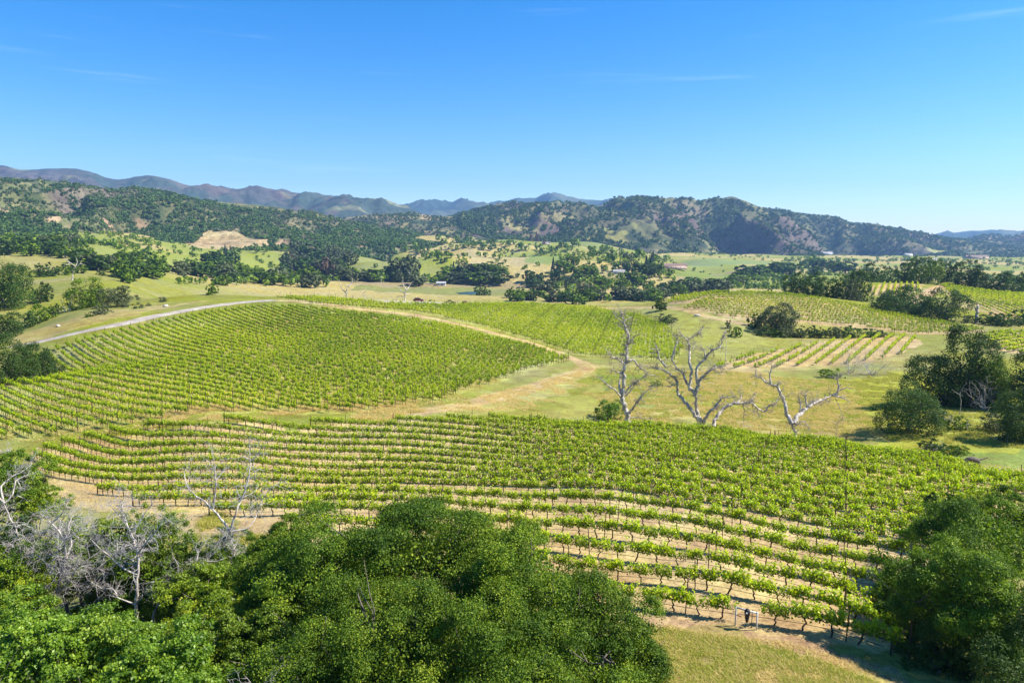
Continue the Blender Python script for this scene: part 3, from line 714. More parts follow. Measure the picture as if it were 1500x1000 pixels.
# rows of the near knoll: two traced rows, the rest interpolated or set off from them
def fit_curve(px, ymin, ymax):
    w = np.array([hit(u, v, ymin, ymax)[:2] for u, v in px])
    return w
w_low = fit_curve([(930,893),(1010,897),(1090,907),(1170,923),(1290,953)], 30, 60)
w_mid = fit_curve([(60,692),(110,702),(173,709),(240,712),(320,713),(440,713),(540,714),(640,717),(760,722),(900,732),(1000,741),(1116,757),(1240,782),(1360,815)], 45, 100)
cl_ = np.polyfit(w_low[:, 0], w_low[:, 1], 2); cm_ = np.polyfit(w_mid[:, 0], w_mid[:, 1], 3)
print('ROWS low', w_low.round(1).tolist()); print('ROWS mid', w_mid.round(1).tolist())
XR = np.linspace(-110, 60, 600)
def smoothpoly(w, X, deg):
    c = np.polyfit(w[:, 0], w[:, 1], deg); x0, x1 = w[:, 0].min(), w[:, 0].max()
    y = np.polyval(c, np.clip(X, x0, x1)); d = np.polyder(c)
    return y + np.where(X < x0, (X - x0)*np.polyval(d, x0)*.8, 0) + np.where(X > x1, (X - x1)*np.polyval(d, x1), 0)
ymid = smoothpoly(w_mid, XR, 4)
ylow = smoothpoly(w_low, XR, 2)
NL = 6
# left of what can be seen of the lowest row it keeps parallel to the traced one above
gap0 = (ymid - ylow)
xl = w_low[:, 0].min(); gl = np.interp(xl, XR, gap0)
gapf = np.where(XR < xl, gl + (XR - xl)*-.03, gap0); gapf = blur(gapf[None, :], 61, 1)[0]
spc = float(np.interp(15, XR, gapf))/NL
print('gap', np.interp([-60,-20,0,10,20,30], XR, gapf).round(2), 'spacing', round(spc, 2))
xs_line0 = hit(1243, 950, 30, 60)[:2]; xs_line1 = hit(1238, 660, 60, 110)[:2]
LD = unit(np.array(xs_line1) - np.array(xs_line0))
def row_xy(k):
    """k = 0 is the lowest row"""
    y = ymid - gapf*(NL - k)/NL if k <= NL else ymid + (k - NL)*np.interp(XR, [-110, -40, 20, 60], [3.4, 3.4, 3.3, 3.2])
    return np.stack([XR, y], 1)
def row_param(k):
    xy = row_xy(k)
    L = np.concatenate([[0], np.cumsum(np.hypot(*np.diff(xy, axis=0).T))])
    c = (xy[:, 0]-xs_line0[0])*LD[1] - (xy[:, 1]-xs_line0[1])*LD[0]
    i = np.nonzero(np.diff(np.sign(c)))[0]
    l0 = L[i[0]] if len(i) else L[np.argmin(np.abs(c))]
    return xy, L, l0
VINES = []; POSTS = []; NEARROWS = []
gate_xyz = hit(1092, 911, 30, 60)
for k in range(0, 24):
    xy, L, l0 = row_param(k)
    a0 = -int(l0/VS); a1 = int((L[-1]-l0)/VS)
    idx = np.arange(a0, a1)
    sp = l0 + (idx + .5)*VS
    X = np.interp(sp, L, xy[:, 0]); Y = np.interp(sp, L, xy[:, 1])
    ok = inpoly(X, Y, KNOLL)
    dx = np.interp(sp+.4, L, xy[:, 0]) - np.interp(sp-.4, L, xy[:, 0]); dy = np.interp(sp+.4, L, xy[:, 1]) - np.interp(sp-.4, L, xy[:, 1])
    ang = np.arctan2(dy, dx)
    for i in np.nonzero(ok)[0]:
        if k == 0 and math.hypot(X[i]-gate_xyz[0], Y[i]-gate_xyz[1]) < 1.0: continue
        VINES.append((k, int(idx[i]), X[i], Y[i], ang[i]))
    if ok.any():
        i0, i1 = np.nonzero(ok)[0][[0, -1]]
        NEARROWS.append((k, xy, L, sp[i0]-.8, sp[i1]+.8))
        pj = np.arange(int((sp[i0]-l0)/VS/6)-1, int((sp[i1]-l0)/VS/6)+2)
        for j in pj:
            s = l0 + j*6*VS
            if not (sp[i0]-.9 <= s <= sp[i1]+.9): continue
            POSTS.append((k, int(j), float(np.interp(s, L, xy[:, 0])), float(np.interp(s, L, xy[:, 1])), False))
        for s in (sp[i0]-.9, sp[i1]+.9):
            POSTS.append((k, 999 if s > sp[i0] else -999, float(np.interp(s, L, xy[:, 0])), float(np.interp(s, L, xy[:, 1])), True))
print('knoll vines', len(VINES), 'posts', len(POSTS), 'rows', len(NEARROWS))
OCC = [[(300,840),(430,770),(500,735),(640,722),(760,790),(830,850),(960,900),(980,1000),(0,1000),(0,700),(50,690),(120,760),(250,800)],
       [(1290,840),(1340,800),(1365,730),(1500,715),(1500,1000),(1270,1000)]]
occ_any = lambda u, v: any(bool(inpoly(np.array([u]), np.array([v]), p)[0]) for p in OCC)
vis = []
for q in VINES:
    z = float(gz(q[2], q[3])); u, v, d = proj(q[2], q[3], z + 1.0)
    vis.append((d, u, v, z, (-5 < u < 1505 and v < 1000 and not occ_any(u, v))))
order = sorted([i for i in range(len(VINES)) if vis[i][4]], key=lambda i: vis[i][0])
near_i = set(order[:300])
NV = 8
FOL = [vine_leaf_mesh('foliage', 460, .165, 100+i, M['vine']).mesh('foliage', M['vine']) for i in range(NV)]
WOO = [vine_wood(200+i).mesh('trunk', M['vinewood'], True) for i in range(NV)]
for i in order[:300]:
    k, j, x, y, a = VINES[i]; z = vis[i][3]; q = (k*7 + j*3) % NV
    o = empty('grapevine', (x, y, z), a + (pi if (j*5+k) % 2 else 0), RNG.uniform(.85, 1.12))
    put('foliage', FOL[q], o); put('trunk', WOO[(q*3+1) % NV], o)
    side = 'right' if j >= 0 else 'left'; n = j+1 if j >= 0 else -j
    tag(o, 'grapevine in the %s row above grass, %s vine %s of the post line' % (ordw(k+1), ordw(n), side), 'grapevine', 'grapevines on the near knoll')
# every other vine of the estate is one growth
rest = MB()
def bulk(tmpl, X, Y, Z, A, S):
    """stamp copies of one template plant (x along the row)"""
    v, f, t, m = tmpl; n = len(X); c, s = np.cos(A)[:, None], np.sin(A)[:, None]
    S = S[:, None]
    vx = v[None, :, 0]*S; vy = v[None, :, 1]*S; vz = v[None, :, 2]*S
    V = np.stack([X[:, None] + vx*c - vy*s, Y[:, None] + vx*s + vy*c, Z[:, None] + vz], -1).reshape(-1, 3)
    neg = f < 0
    Fa = f[None] + (np.arange(n)*len(v))[:, None, None]
    Fa[:, neg] = -1
    return V, Fa.reshape(-1, 4), np.tile(t, n), np.tile(m, n)
def addbulk(mb, tmpl, X, Y, Z, A, S, tj=None):
    V, Fa, T, Mi = bulk(tmpl, X, Y, Z, A, S)
    if tj is not None: T = np.clip(T + np.repeat(tj, len(tmpl[1])), 0, 1)
    Fa = np.where(Fa >= 0, Fa + mb.n, -1)
    mb.v.append(V); mb.f.append(Fa); mb.t.append(T); mb.m.append(Mi); mb.n += len(V)
def simple_wood(seed):
    r = np.random.default_rng(seed); mb = MB(); tube(mb, [(0,0,-.1),(r.normal()*.04,0,.4),(0,0,.82)], [.06,.055,.05], 4, mat=1, cap=False)
    tube(mb, [(-.75,0,.84),(0,0,.8),(.75,0,.85)], [.03,.045,.03], 3, mat=1, cap=False); return mb
def vine_tmpl(n, size, seed, top=1.75):
    mb = vine_leaf_mesh('x', n, size, seed, None, top); w = simple_wood(seed); a = w.arrays()
    mb.add(a[0], np.where(a[1] < 0, -1, a[1]), a[2], 1) if False else None
    v, f, t, m = mb.arrays()
    return (np.concatenate([v, a[0]]), np.concatenate([f, np.where(a[1] < 0, -1, a[1] + len(v))]), np.concatenate([t, a[2]]), np.concatenate([m, np.ones(len(a[1]), np.int32)]))
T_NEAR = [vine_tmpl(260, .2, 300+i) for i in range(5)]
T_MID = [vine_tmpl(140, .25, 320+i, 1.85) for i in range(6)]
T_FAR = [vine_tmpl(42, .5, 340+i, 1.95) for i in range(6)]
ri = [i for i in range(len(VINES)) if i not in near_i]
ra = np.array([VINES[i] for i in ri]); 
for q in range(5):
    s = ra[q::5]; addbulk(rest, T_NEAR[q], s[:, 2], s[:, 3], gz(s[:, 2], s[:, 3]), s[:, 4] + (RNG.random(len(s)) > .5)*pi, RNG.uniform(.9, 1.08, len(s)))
def field_rows(poly, ang, spacing, bend=0.0, vs=VS, seed=0, miss=.02):
    """straight or gently bent rows across a field outline; gives vine and post positions"""
    P_ = np.array(poly); c, s = cos(ang), sin(ang); o = P_.mean(0)
    a = (P_[:, 0]-o[0])*c + (P_[:, 1]-o[1])*s; b = -(P_[:, 0]-o[0])*s + (P_[:, 1]-o[1])*c
    r = np.random.default_rng(seed); out = []; posts = []
    A = np.arange(a.min()-5, a.max()+5, vs)
    for bb in np.arange(b.min()-abs(bend)*a.max()**2-spacing, b.max()+abs(bend)*a.max()**2+spacing, spacing):
        B = bb + bend*A**2
        X = o[0] + A*c - B*s; Y = o[1] + A*s + B*c
        ok = inpoly(X, Y, poly)
        if ok.sum() < 3: continue
        t = ang + np.arctan(2*bend*A)
        ii = np.nonzero(ok)[0]
        for i in ii:
            if i % 6 == 0 or (i-1 not in ii) or (i+1 not in ii): posts.append((X[i]+.7*c, Y[i]+.7*s))
        ii = ii[r.random(len(ii)) > miss]
        out.append(np.stack([X[ii], Y[ii], t[ii]], 1))
    return np.concatenate(out), np.array(posts)
FARPOSTS = []
def plant_field(key, ang, spacing, bend=0.0, near=False, tj=0.0, miss=.006):
    v, p = field_rows(BW[key], radians(ang), spacing, bend, VS, abs(len(key)*7+int(ang)), miss)
    T = T_MID if near else T_FAR
    for q in range(len(T)):
        s = v[q::len(T)]
        jit = tj + (fbm(s[:, 0]/25., s[:, 1]/25., 19, 3)-.5)*.5
        addbulk(rest, T[q], s[:, 0] + RNG.normal(size=len(s))*.05, s[:, 1], gz(s[:, 0], s[:, 1]), s[:, 2] + (RNG.random(len(s)) > .5)*pi, RNG.uniform(.78, .97, len(s))*np.where(RNG.random(len(s)) < .04, .6, 1), jit*1.3 + RNG.normal(size=len(s))*.07)
    FARPOSTS.append(p)
    print('field', key, len(v), len(p))
plant_field('B1', -38, 2.6, .0012, True, -.02)
plant_field('B2', -12, 3.0, .0, True, .12)
plant_field('C1', 54, 3.8, 0, True, .1, .14)
plant_field('C2', -7, 3.7, 0, True, .05)
plant_field('C0', 12, 3.4, 0, True, .05)
plant_field('D1', 60, 3.0, 0, False, .12)
plant_field('D2', 75, 3.4, 0, False, .12)
plant_field('C3', 30, 3.6, 0, False, .08)
print('rest faces', sum(len(x) for x in rest.f)); o = rest.obj('grapevines', [M['vine_far'], M['vinewood']]); tag(o, 'rows of green grapevines covering the hills beyond the nearest vines', 'grapevines', None, 'stuff')
# trellis posts
pm = MB(); tube(pm, [(0,0,-.3),(0,0,1.0),(0,0,2.35)], .038, 5); POSTM = pm.mesh('trellis_post', M['steel'])
pm = MB(); tube(pm, [(0,0,-.3),(.06,0,.7),(.12,0,1.65)], [.075,.07,.068], 8); tube(pm, [(.1,0,1.4),(-.5,0,.75),(-1.1,0,.0)], .012, 4); ENDM = pm.mesh('end_post', M['endpost'], True)
pv = []
for q in POSTS:
    z = float(gz(q[2], q[3])); u, v, d = proj(q[2], q[3], z + 1.6)
    pv.append((d if (-5 < u < 1505 and v < 1000 and not occ_any(u, v)) else 9e9, z, q))
pv.sort(key=lambda t: t[0])
others = []
for n, (d, z, (k, j, x, y, end)) in enumerate(pv):
    if d > 9e8 or n >= 290: others.append((x, y, z)); continue
    if end:
        xy, L, l0 = row_param(k); side = 'left' if j < 0 else 'right'
        o = put('end_post', ENDM, None, (x, y, z)); o.rotation_euler = (0, 0, pi if j > 0 else 0)
        tag(o, 'reddish end post at the %s end of the %s vine row above grass' % (side, ordw(k+1)), 'post', 'vine row end posts')
    else:
        o = put('trellis_post', POSTM, None, (x, y, z)); o.rotation_euler = (RNG.normal()*.025, RNG.normal()*.025, 0); o.scale = (1, 1, RNG.uniform(.96, 1.05))
        wh = 'standing in the long post line' if j == 0 else '%s post %s of the post line' % (ordw(abs(j)), 'right' if j > 0 else 'left')
        tag(o, 'steel post in the %s row above grass, %s' % (ordw(k+1), wh), 'post', 'trellis posts on the near knoll')
pb = MB(); T_P = MB(); tube(T_P, [(0,0,-.3),(0,0,2.5)], .05, 4); T_P = T_P.arrays()
fp = np.concatenate(FARPOSTS + [np.array(others)[:, :2]] if others else FARPOSTS)
addbulk(pb, T_P, fp[:, 0], fp[:, 1], gz(fp[:, 0], fp[:, 1]), np.zeros(len(fp)), RNG.uniform(.93, 1.07, len(fp)))
tag(pb.obj('trellis_posts', M['steel']), 'thin dark trellis posts standing in the far vine rows', 'posts', None, 'stuff')
# drip hoses strung along the nearest rows
for k, xy, L, s0, s1 in NEARROWS[:12]:
    s = np.arange(s0, s1, 1.5)
    X = np.interp(s, L, xy[:, 0]); Y = np.interp(s, L, xy[:, 1]); Z = gz(X, Y) + .42 + .03*np.sin(s*1.3)
    mb = MB(); tube(mb, np.stack([X, Y, Z], 1), .016, 4, cap=False); tube(mb, np.stack([X, Y, Z + .42], 1), .007, 3, cap=False)
    tag(mb.obj('drip_hose', M['hose']), 'black drip hose strung along the %s vine row above the grass' % ordw(k+1), 'hose', 'drip hoses under the vine rows')
# ------------------------------------------------------------------ trees that stand out one by one
def wh(u, vb, wpx, hpx, Y=None):
    if Y is None: x, y, z = hit(u, vb, 100, 2590)
    else: s, _ = ray(u, vb); y = Y; x = s*Y; z = float(gz(x, y))
    d = y*CP + (H-z)*SP
    return x, y, z, wpx*d/F, hpx*d/F
SEED = [1000]
def T(kind, u, vb, wpx, hpx, label, mat='oak_dark', Y=None, cat='tree', n=None, gap=.0, group=None, tf=.06, name=None, nl=16, cl=.1):
    x, y, z, w, h = wh(u, vb, wpx, hpx, Y); SEED[0] += 3
    px = max(wpx, hpx)
    nleaf = int(np.clip(wpx*hpx*3.6, 800, 20000)); size = max(.17, (w*h/nleaf)**.5*2.9)
    return tree(kind, x, y, z, w, h, mat, label, cat, group, SEED[0], nleaf, size, tf, nl, one=(px < 24), gap=gap, cl=cl, rz=0, nlimb=6)
O = 'oak_tree'; S = 'shrub'
# left edge and the green slope
T(O, 4, 440, 78, 78, 'large dark oak at the left edge above the green slope', 'oak_dark', 300)
T(S, 44, 437, 20, 16, 'low dark bush beside the large oak at the left edge', 'oak', None, 'bush')
T(O, 63, 442, 27, 28, 'upright dark green oak between the left edge oak and the broad oak', 'oak_dark')
T(O, 128, 450, 52, 42, 'broad leafy oak with short trunk standing on the green slope', 'oak', n=3200)
T(O, 173, 449, 44, 29, 'thin crowned spreading oak right of the broad leafy oak', 'oak_grey', gap=.42, n=1500)
T(O, 58, 406, 24, 18, 'leftmost round bush of three below the white dead tree', 'oak_dark', None, 'bush')
T(O, 75, 405, 22, 20, 'middle and tallest round bush of three below the white dead tree', 'oak_dark', None, 'bush')
T(O, 95, 403, 22, 16, 'right round bush of three, touching the white dead tree', 'oak', None, 'bush')
T(S, 150, 404, 13, 9, 'small round bush alone on the green slope right of the white dead tree', 'oak_dark', None, 'bush')
T(S, 168, 407, 10, 8, 'smallest dark bush before the wooded bank on the green slope', 'oak_dark', None, 'bush')
T(O, 12, 480, 44, 34, 'big dark shrubby oak low on the left edge of the frame', 'oak_dark', 215)
T(O, 43, 466, 26, 22, 'dark bushy oak in the gully left of the white snags', 'oak_dark', 245)
T(O, 64, 466, 32, 24, 'rounded dark oak in the gully below the upright oak', 'oak', 250)
T(S, 82, 457, 20, 14, 'low dark bush at the foot of the white snags', 'oak_dark', 265, 'bush')
T(S, 150, 460, 26, 13, 'grey green mounded bush above the gravel road', 'oak_grey', None, 'bush')
T(S, 131, 464, 16, 6, 'flat green bush left of the grey green mounded bush', 'oak', None, 'bush')
for i, (u, v, w, h, l) in enumerate([(198,452,7,4,'leftmost of three tiny bushes on the grass above the road'), (207,451,8,5,'middle of three tiny bushes on the grass above the road'), (218,448,8,5,'right of three tiny bushes on the grass above the road'), (240,442,14,7,'low olive bush on the grass crest above the road')]):
    T(S, u, v, w, h, l, 'oak_grey', None, 'bush')
T(O, 12, 560, 78, 76, 'big dark shrubby oak at the left end of the vineyard hill', 'oak_dark', 158, n=7000)
T(O, 58, 553, 56, 56, 'rounded oak beside the vine rows at their left end', 'oak_dark', 166, n=5000)
T(O, 32, 510, 40, 30, 'oak behind the big shrubby oaks at the left end of the vineyard', 'oak', 178)
T(O, 311, 432, 17, 18, 'small round tree alone on the grass crest above the road', 'oak', None)
T(S, 262, 428, 24, 12, 'brownish bush on the grass left of the small round tree', 'oak_grey', 345, 'bush')
T(S, 285, 424, 34, 10, 'long dark hedge like bush behind the grass crest', 'oak_dark', 380, 'bush')
# behind the hilltop
T(O, 561, 448, 18, 20, 'dark round oak behind the hilltop left of the white dead tree', 'oak_dark', 360)
T(O, 571, 421, 12, 13, 'small dark oak alone at the near edge of the valley field', 'oak_dark', 560)
T(S, 536, 446, 16, 12, 'bright green bush behind the hilltop vines', 'maple', 345, 'bush')
T(O, 523, 444, 34, 18, 'dark bushy oak behind the hilltop near the brown dead tree', 'oak_dark', 370)
T(O, 632, 443, 26, 17, 'bushy oak behind the parked car', 'oak', 350)
T(O, 660, 443, 24, 13, 'low spreading oak right of the bushy oak behind the car', 'oak_dark', 350)
T(O, 680, 441, 22, 11, 'low dark oak by the pond end of the hilltop', 'oak', 370)
T(O, 702, 429, 16, 14, 'taller tree on the pond bank', 'oak_dark', 800)
T(O, 712, 430, 14, 11, 'rounder tree at the right end of the pond bank', 'oak_dark', 800)
T(O, 505, 446, 10, 10, 'small oak at the foot of the brown dead tree', 'oak_dark', 380)
T(O, 966, 455, 20, 18, 'small round oak casting its shadow on the dirt track', 'oak_dark', None, n=900)
T(S, 974, 471, 30, 11, 'flat wide bush on the grass below the small round oak', 'oak_grey', None, 'bush', n=700)
T(S, 976, 475, 17, 9, 'small dark bush at the lower side of the flat wide bush', 'oak_dark', None, 'bush')
T(O, 1138, 480, 54, 42, 'grey green spreading oak in front of the terraced hill vineyard', 'oak_grey', 258, n=4200)
T(S, 1108, 476, 24, 18, 'dark bush at the left foot of the grey green oak', 'oak_dark', 262, 'bush')
T(O, 1066, 481, 9, 12, 'little round tree on the grass left of the grey green oak', 'oak_grey', None)
T(S, 1077, 493, 20, 14, 'low dark green bush on the grass below the little round tree', 'oak', None, 'bush', n=600)
for u, v, w, h, m_, l in [(1125,494,34,14,'oak_dark','dark shrub in the shade under the grey green oak'), (1150,494,30,16,'oak_grey','first grey shrub of the gully thicket right of the oak'), (1172,492,30,16,'oak_grey','second grey shrub of the gully thicket'),
        (1143,502,28,10,'oak','bright green shrub at the near edge of the gully thicket'), (1196,490,34,18,'oak_dark','dark shrub in the middle of the gully thicket'), (1220,489,30,17,'oak_grey','grey brown shrub right of the middle of the gully thicket'),
        (1243,487,32,18,'oak_dark','dark green shrub at the right part of the gully thicket'), (1270,486,30,14,'oak_dark','round dark shrub at the right end of the gully thicket'), (1292,486,24,10,'oak_grey','small shrub ending the gully thicket on the right')]:
    T(S, u, v, w, h, l, m_, 250, 'bush')
# trees on and round the right hill
for u, v, w, h, m_, Y, l in [(1167,431,38,34,'oak_dark',350,'leftmost dark oak of the clump above the hill vineyard'), (1197,433,40,36,'oak_dark',345,'broad dark oak in the middle of the clump above the hill vineyard'),
        (1226,436,32,36,'oak_dark',340,'tall dark oak right of the middle of the clump above the hill vineyard'), (1243,441,30,28,'oak_grey',335,'greyish bushy oak at the right end of the clump above the hill vineyard'),
        (1258,437,32,44,'oak_dark',345,'dark upright oak beside the left vine patch on the ridge'),
        (1274,413,38,28,'oak_dark',450,'rounded oak with visible trunk in front of the ridge trees'), (1256,398,38,28,'oak_dark',520,'leftmost oak of the ridge line'), (1300,400,44,26,'oak_dark',510,'wide oak of the ridge line behind the rounded oak'),
        (1328,408,30,32,'oak_dark',470,'oak with pale trunk on the bare ground of the ridge'), (1359,413,44,38,'oak',455,'large pale green oak at the top of the dirt track'), (1390,412,26,32,'oak_dark',470,'narrow dark oak right of the large pale green oak'),
        (1421,417,42,40,'oak_dark',440,'largest round oak above the right vine field'), (1464,424,42,28,'oak_dark',425,'bushy oak behind the right edge of the vine field'), (1500,418,26,30,'oak_dark',430,'dark oak cut by the right edge of the frame'),
        (1490,431,38,14,'oak_dark',415,'low dark bush under the right edge oak'),
        (1322,443,62,38,'oak_dark',318,'broad dome shaped oak between the vine patch and the dirt track'), (1305,452,52,30,'oak_dark',310,'low bushy oak at the left foot of the dome shaped oak'), (1340,457,44,24,'oak_dark',304,'low oak thicket at the right foot of the dome shaped oak'),
        (1380,467,60,44,'oak_dark',296,'rounded oak in front of the dirt track on the right hill')]:
    T(O, u, v, w, h, l, m_, Y)
for u, v, w, h, m_, Y, l in [(1127,421,18,13,'oak_grey',420,'right one of two round bushes on the grass hill top'), (1108,425,18,11,'oak_grey',410,'left one of two round bushes on the grass hill top'),
        (1450,476,30,18,'oak_dark',285,'green shrub right of the dark snag'), (1472,482,34,18,'oak_dark',280,'dark shrub below the right vine field'), (1497,478,30,22,'oak_dark',285,'dark shrub below the vine field at the right edge'), (1422,470,26,11,'oak_grey',290,'grey dry bush at the foot of the dark snag')]:
    T(S, u, v, w, h, l, m_, Y, 'bush')
# big dark trees by the gully
T(O, 1420, 590, 84, 112, 'tall dark evergreen oak standing highest above the gully slope', 'oak_dark', 134, n=11000, nl=18, gap=.3)
T(O, 1372, 582, 84, 72, 'wide dark oak leaning left of the tall evergreen oak', 'oak_dark', 136, n=7500, nl=16, gap=.3)
T(O, 1446, 592, 58, 72, 'dark oak at the right foot of the tall evergreen oak', 'oak', 131, n=5000, gap=.3)
T(S, 1328, 645, 80, 66, 'dense round dark green bush on the gully slope', 'oak_dark', 112, 'bush', n=9000, tf=.05, nl=22)
T(S, 1284, 601, 10, 9, 'tiny dark bush alone on the slope left of the round bush', 'oak', None, 'bush')
T(S, 1376, 618, 30, 18, 'sparse green shrub right of the dense round bush', 'oak_grey', 118, 'bush', gap=.4)
T(S, 1403, 632, 30, 20, 'low green shrub in the sunny grass of the gully', 'oak', 112, 'bush')
T(S, 1372, 655, 44, 16, 'low dark scrub under the dense round bush', 'oak_dark', 101, 'bush')
T(S, 1403, 660, 36, 14, 'dark scrub patch right of the dense round bush', 'oak', 98, 'bush')
T(O, 1498, 655, 84, 78, 'dark oak at the right edge of the gully', 'oak_dark', 104, n=6000, gap=.3)
T(O, 1530, 600, 100, 90, 'dark oak mostly beyond the right edge above the gully', 'oak_dark', 128, n=5000)
T(S, 1462, 630, 50, 24, 'dark scrub with pale twigs at the gully edge oak', 'oak_grey', 110, 'bush', gap=.4)
T(S, 1216, 553, 34, 13, 'low green brush on the slope beside the bare bushes', 'oak', None, 'bush')
T(S, 893, 597, 40, 26, 'green shrub behind the left dead oak', 'maple', 128, 'bush', gap=.35)
T(S, 962, 566, 20, 8, 'small green shrub on the bank between the dead oaks', 'oak', None, 'bush')
T(S, 1172, 628, 16, 13, 'fresh green sprouts at the foot of the forked dead oak', 'maple', 101, 'bush')
T(O, 1010, 425, 30, 16, 'dark tree left of the grass hill top', 'oak_dark', 600)
# ------------------------------------------------------------------ valley trees: belts of single oaks
BELT = []
def belt(px, n, w, h, mats, what, jit=3, Y=None, name='oak_tree'):
    px = np.array(px, float); L = np.concatenate([[0], np.cumsum(np.hypot(*np.diff(px, axis=0).T))])
    r = np.random.default_rng(int(px.sum()) % 9973)
    for i in range(n):
        s = L[-1]*(i + r.uniform(.1, .9))/n
        u = np.interp(s, L, px[:, 0]) + r.normal()*1.5; v = np.interp(s, L, px[:, 1]) + r.normal()*jit
        BELT.append((u, v, w*r.uniform(.85, 1.45), h*r.uniform(.8, 1.3), mats[r.integers(len(mats))], what, name))
A_ = ['oak', 'oak', 'oak_dark', 'oak_grey']
belt([(745,437),(850,441),(940,440),(1000,432)], 24, 20, 15, A_, 'the tree belt behind the far vineyard edge', 3)
belt([(770,425),(860,430),(960,425)], 14, 20, 14, A_, 'the tree belt behind the far vineyard edge', 3)
belt([(770,416),(830,412),(900,418),(950,412)], 10, 18, 14, A_, 'the wood above the tree belt', 3)
belt([(820,398),(860,402),(930,398),(965,405)], 10, 18, 16, A_, 'the wood above the tree belt', 3)
belt([(820,385),(870,378),(930,388),(985,384)], 10, 15, 12, A_, 'the upper valley wood', 3)
belt([(505,410),(560,413),(620,413)], 12, 24, 17, A_, 'the tree row along the valley field', 2)
belt([(620,412),(690,413),(745,416)], 13, 24, 15, A_, 'the tree row along the valley field', 2)
belt([(660,406),(700,402),(735,405)], 8, 22, 17, A_, 'the tree row along the valley field', 2)
belt([(575,412),(605,412)], 3, 24, 30, ['oak_grey', 'oak'], 'the tallest trees of the valley field row', 1)
belt([(595,368),(620,372),(655,382)], 14, 13, 9, ['oak_dark'], 'the oaks dotted on the hill pasture', 4)
belt([(550,372),(575,374)], 6, 12, 10, ['oak_dark'], 'the small oak group on the hill pasture', 4)
belt([(650,362),(700,364),(745,372)], 12, 15, 9, ['oak_dark'], 'the upper pasture tree line', 2)
belt([(640,352),(690,356),(750,362)], 10, 16, 9, ['oak_dark', 'oak'], 'the upper pasture tree line', 2)
belt([(700,376),(745,385)], 6, 10, 7, ['oak_dark'], 'the oaks dotted on the hill pasture', 4)
belt([(255,402),(330,408),(400,412),(460,415)], 26, 24, 18, A_, 'the wooded bank left of the valley field', 3)
belt([(260,416),(340,417),(420,420),(480,420)], 18, 20, 12, A_, 'the wooded bank left of the valley field', 2)
belt([(410,395),(450,398),(510,402)], 16, 20, 20, ['oak_grey', 'oak_grey', 'oak_dark', 'rust'], 'the grey scorched wood left of the valley field', 5)
belt([(430,380),(470,378),(515,385)], 14, 18, 18, ['oak_grey', 'oak_grey', 'oak_dark'], 'the grey scorched wood left of the valley field', 4)
belt([(300,385),(330,388),(345,384)], 5, 24, 15, ['oak_dark'], 'the oak clump on the left pasture', 2)
belt([(110,392),(170,396),(240,402)], 18, 24, 18, A_, 'the left wooded bank below the terraced hill', 3)
belt([(80,378),(150,384),(240,388)], 18, 20, 16, A_, 'the left wooded bank below the terraced hill', 4)
belt([(0,372),(60,374),(110,372)], 11, 24, 18, ['oak_dark', 'oak'], 'the tree row above the left pasture', 3)
belt([(0,356),(60,360),(130,362)], 12, 20, 14, A_, 'the upper left tree row', 3)
belt([(175,406),(200,410)], 4, 22, 22, ['oak_dark', 'oak'], 'the dark clump on the left wooded bank', 3)
belt([(350,372),(420,368),(480,366)], 12, 16, 10, ['oak_dark'], 'the tree row below the tan terraces', 3)
belt([(1000,428),(1060,424),(1090,416)], 10, 26, 16, A_, 'the trees climbing the right ridge', 2)
belt([(1085,412),(1130,404),(1180,398),(1240,396)], 13, 22, 17, ['oak_dark', 'oak_dark', 'oak'], 'the trees climbing the right ridge', 3)
belt([(760,366),(800,368),(850,362)], 8, 16, 11, A_, 'the trees round the valley farmsteads', 2)
belt([(860,372),(900,376),(960,384)], 8, 16, 12, A_, 'the trees round the valley farmsteads', 3)
belt([(945,395),(958,397)], 3, 14, 22, ['conifer'], 'the dark conifers by the long barn', 2, name='conifer_tree')
belt([(808,405),(820,404)], 2, 13, 22, ['conifer'], 'the conifers above the tree belt', 2, name='conifer_tree')
belt([(328,374),(342,374)], 3, 9, 15, ['conifer'], 'the conifers below the tan terraces', 2, name='conifer_tree')
belt([(660,404),(664,404)], 1, 9, 17, ['conifer'], 'the conifers of the valley field row', 1, name='conifer_tree')
belt([(778,355),(796,357)], 4, 10, 13, ['rust'], 'the scorched conifers by the farmstead', 2, name='conifer_tree')
BT = {}
def belt_mesh(mat, wide, kind):
    """one small tree mesh of unit height, crown and trunk together"""
    key = (mat, wide, kind)
    if key not in BT:
        r = np.random.default_rng(len(BT)*17+5); mb = MB()
        if kind == 'conifer_tree':
            n = 420; t = r.random(n)**.7; a = r.random(n)*2*pi; rad = .3*(1-t)*r.uniform(.7, 1.05, n)
            leaves(mb, np.stack([rad*np.cos(a), rad*np.sin(a), .08 + .92*t], 1), .11, np.stack([np.cos(a), np.sin(a), t*0+.4], 1), .6, None, 0, r)
        else:
            p, nn, ci, cc = crown_points(.5, .5, .46, 11, 90, 950, len(BT)*31+3)
            ct = r.uniform(-.25, .25, ci.max()+1)
            leaves(mb, p + np.array((0, 0, .5)), .135, nn, .55, np.clip(.5 + ct[ci] + r.normal(size=len(p))*.2, 0, 1), 0, r, .85)
        tube(mb, [(0,0,-.1),(.02,0,.2),(0,.01,.5)], [.04,.032,.02], 5, mat=1)
        BT[key] = mb.mesh('belt_tree', [M[mat], M['bark']])
    return BT[key]
BELT.sort(key=lambda b: -b[3])
cnt = {}
print('belt trees', len(BELT))
GROUP = {}
oaks = 0; SMALL = []
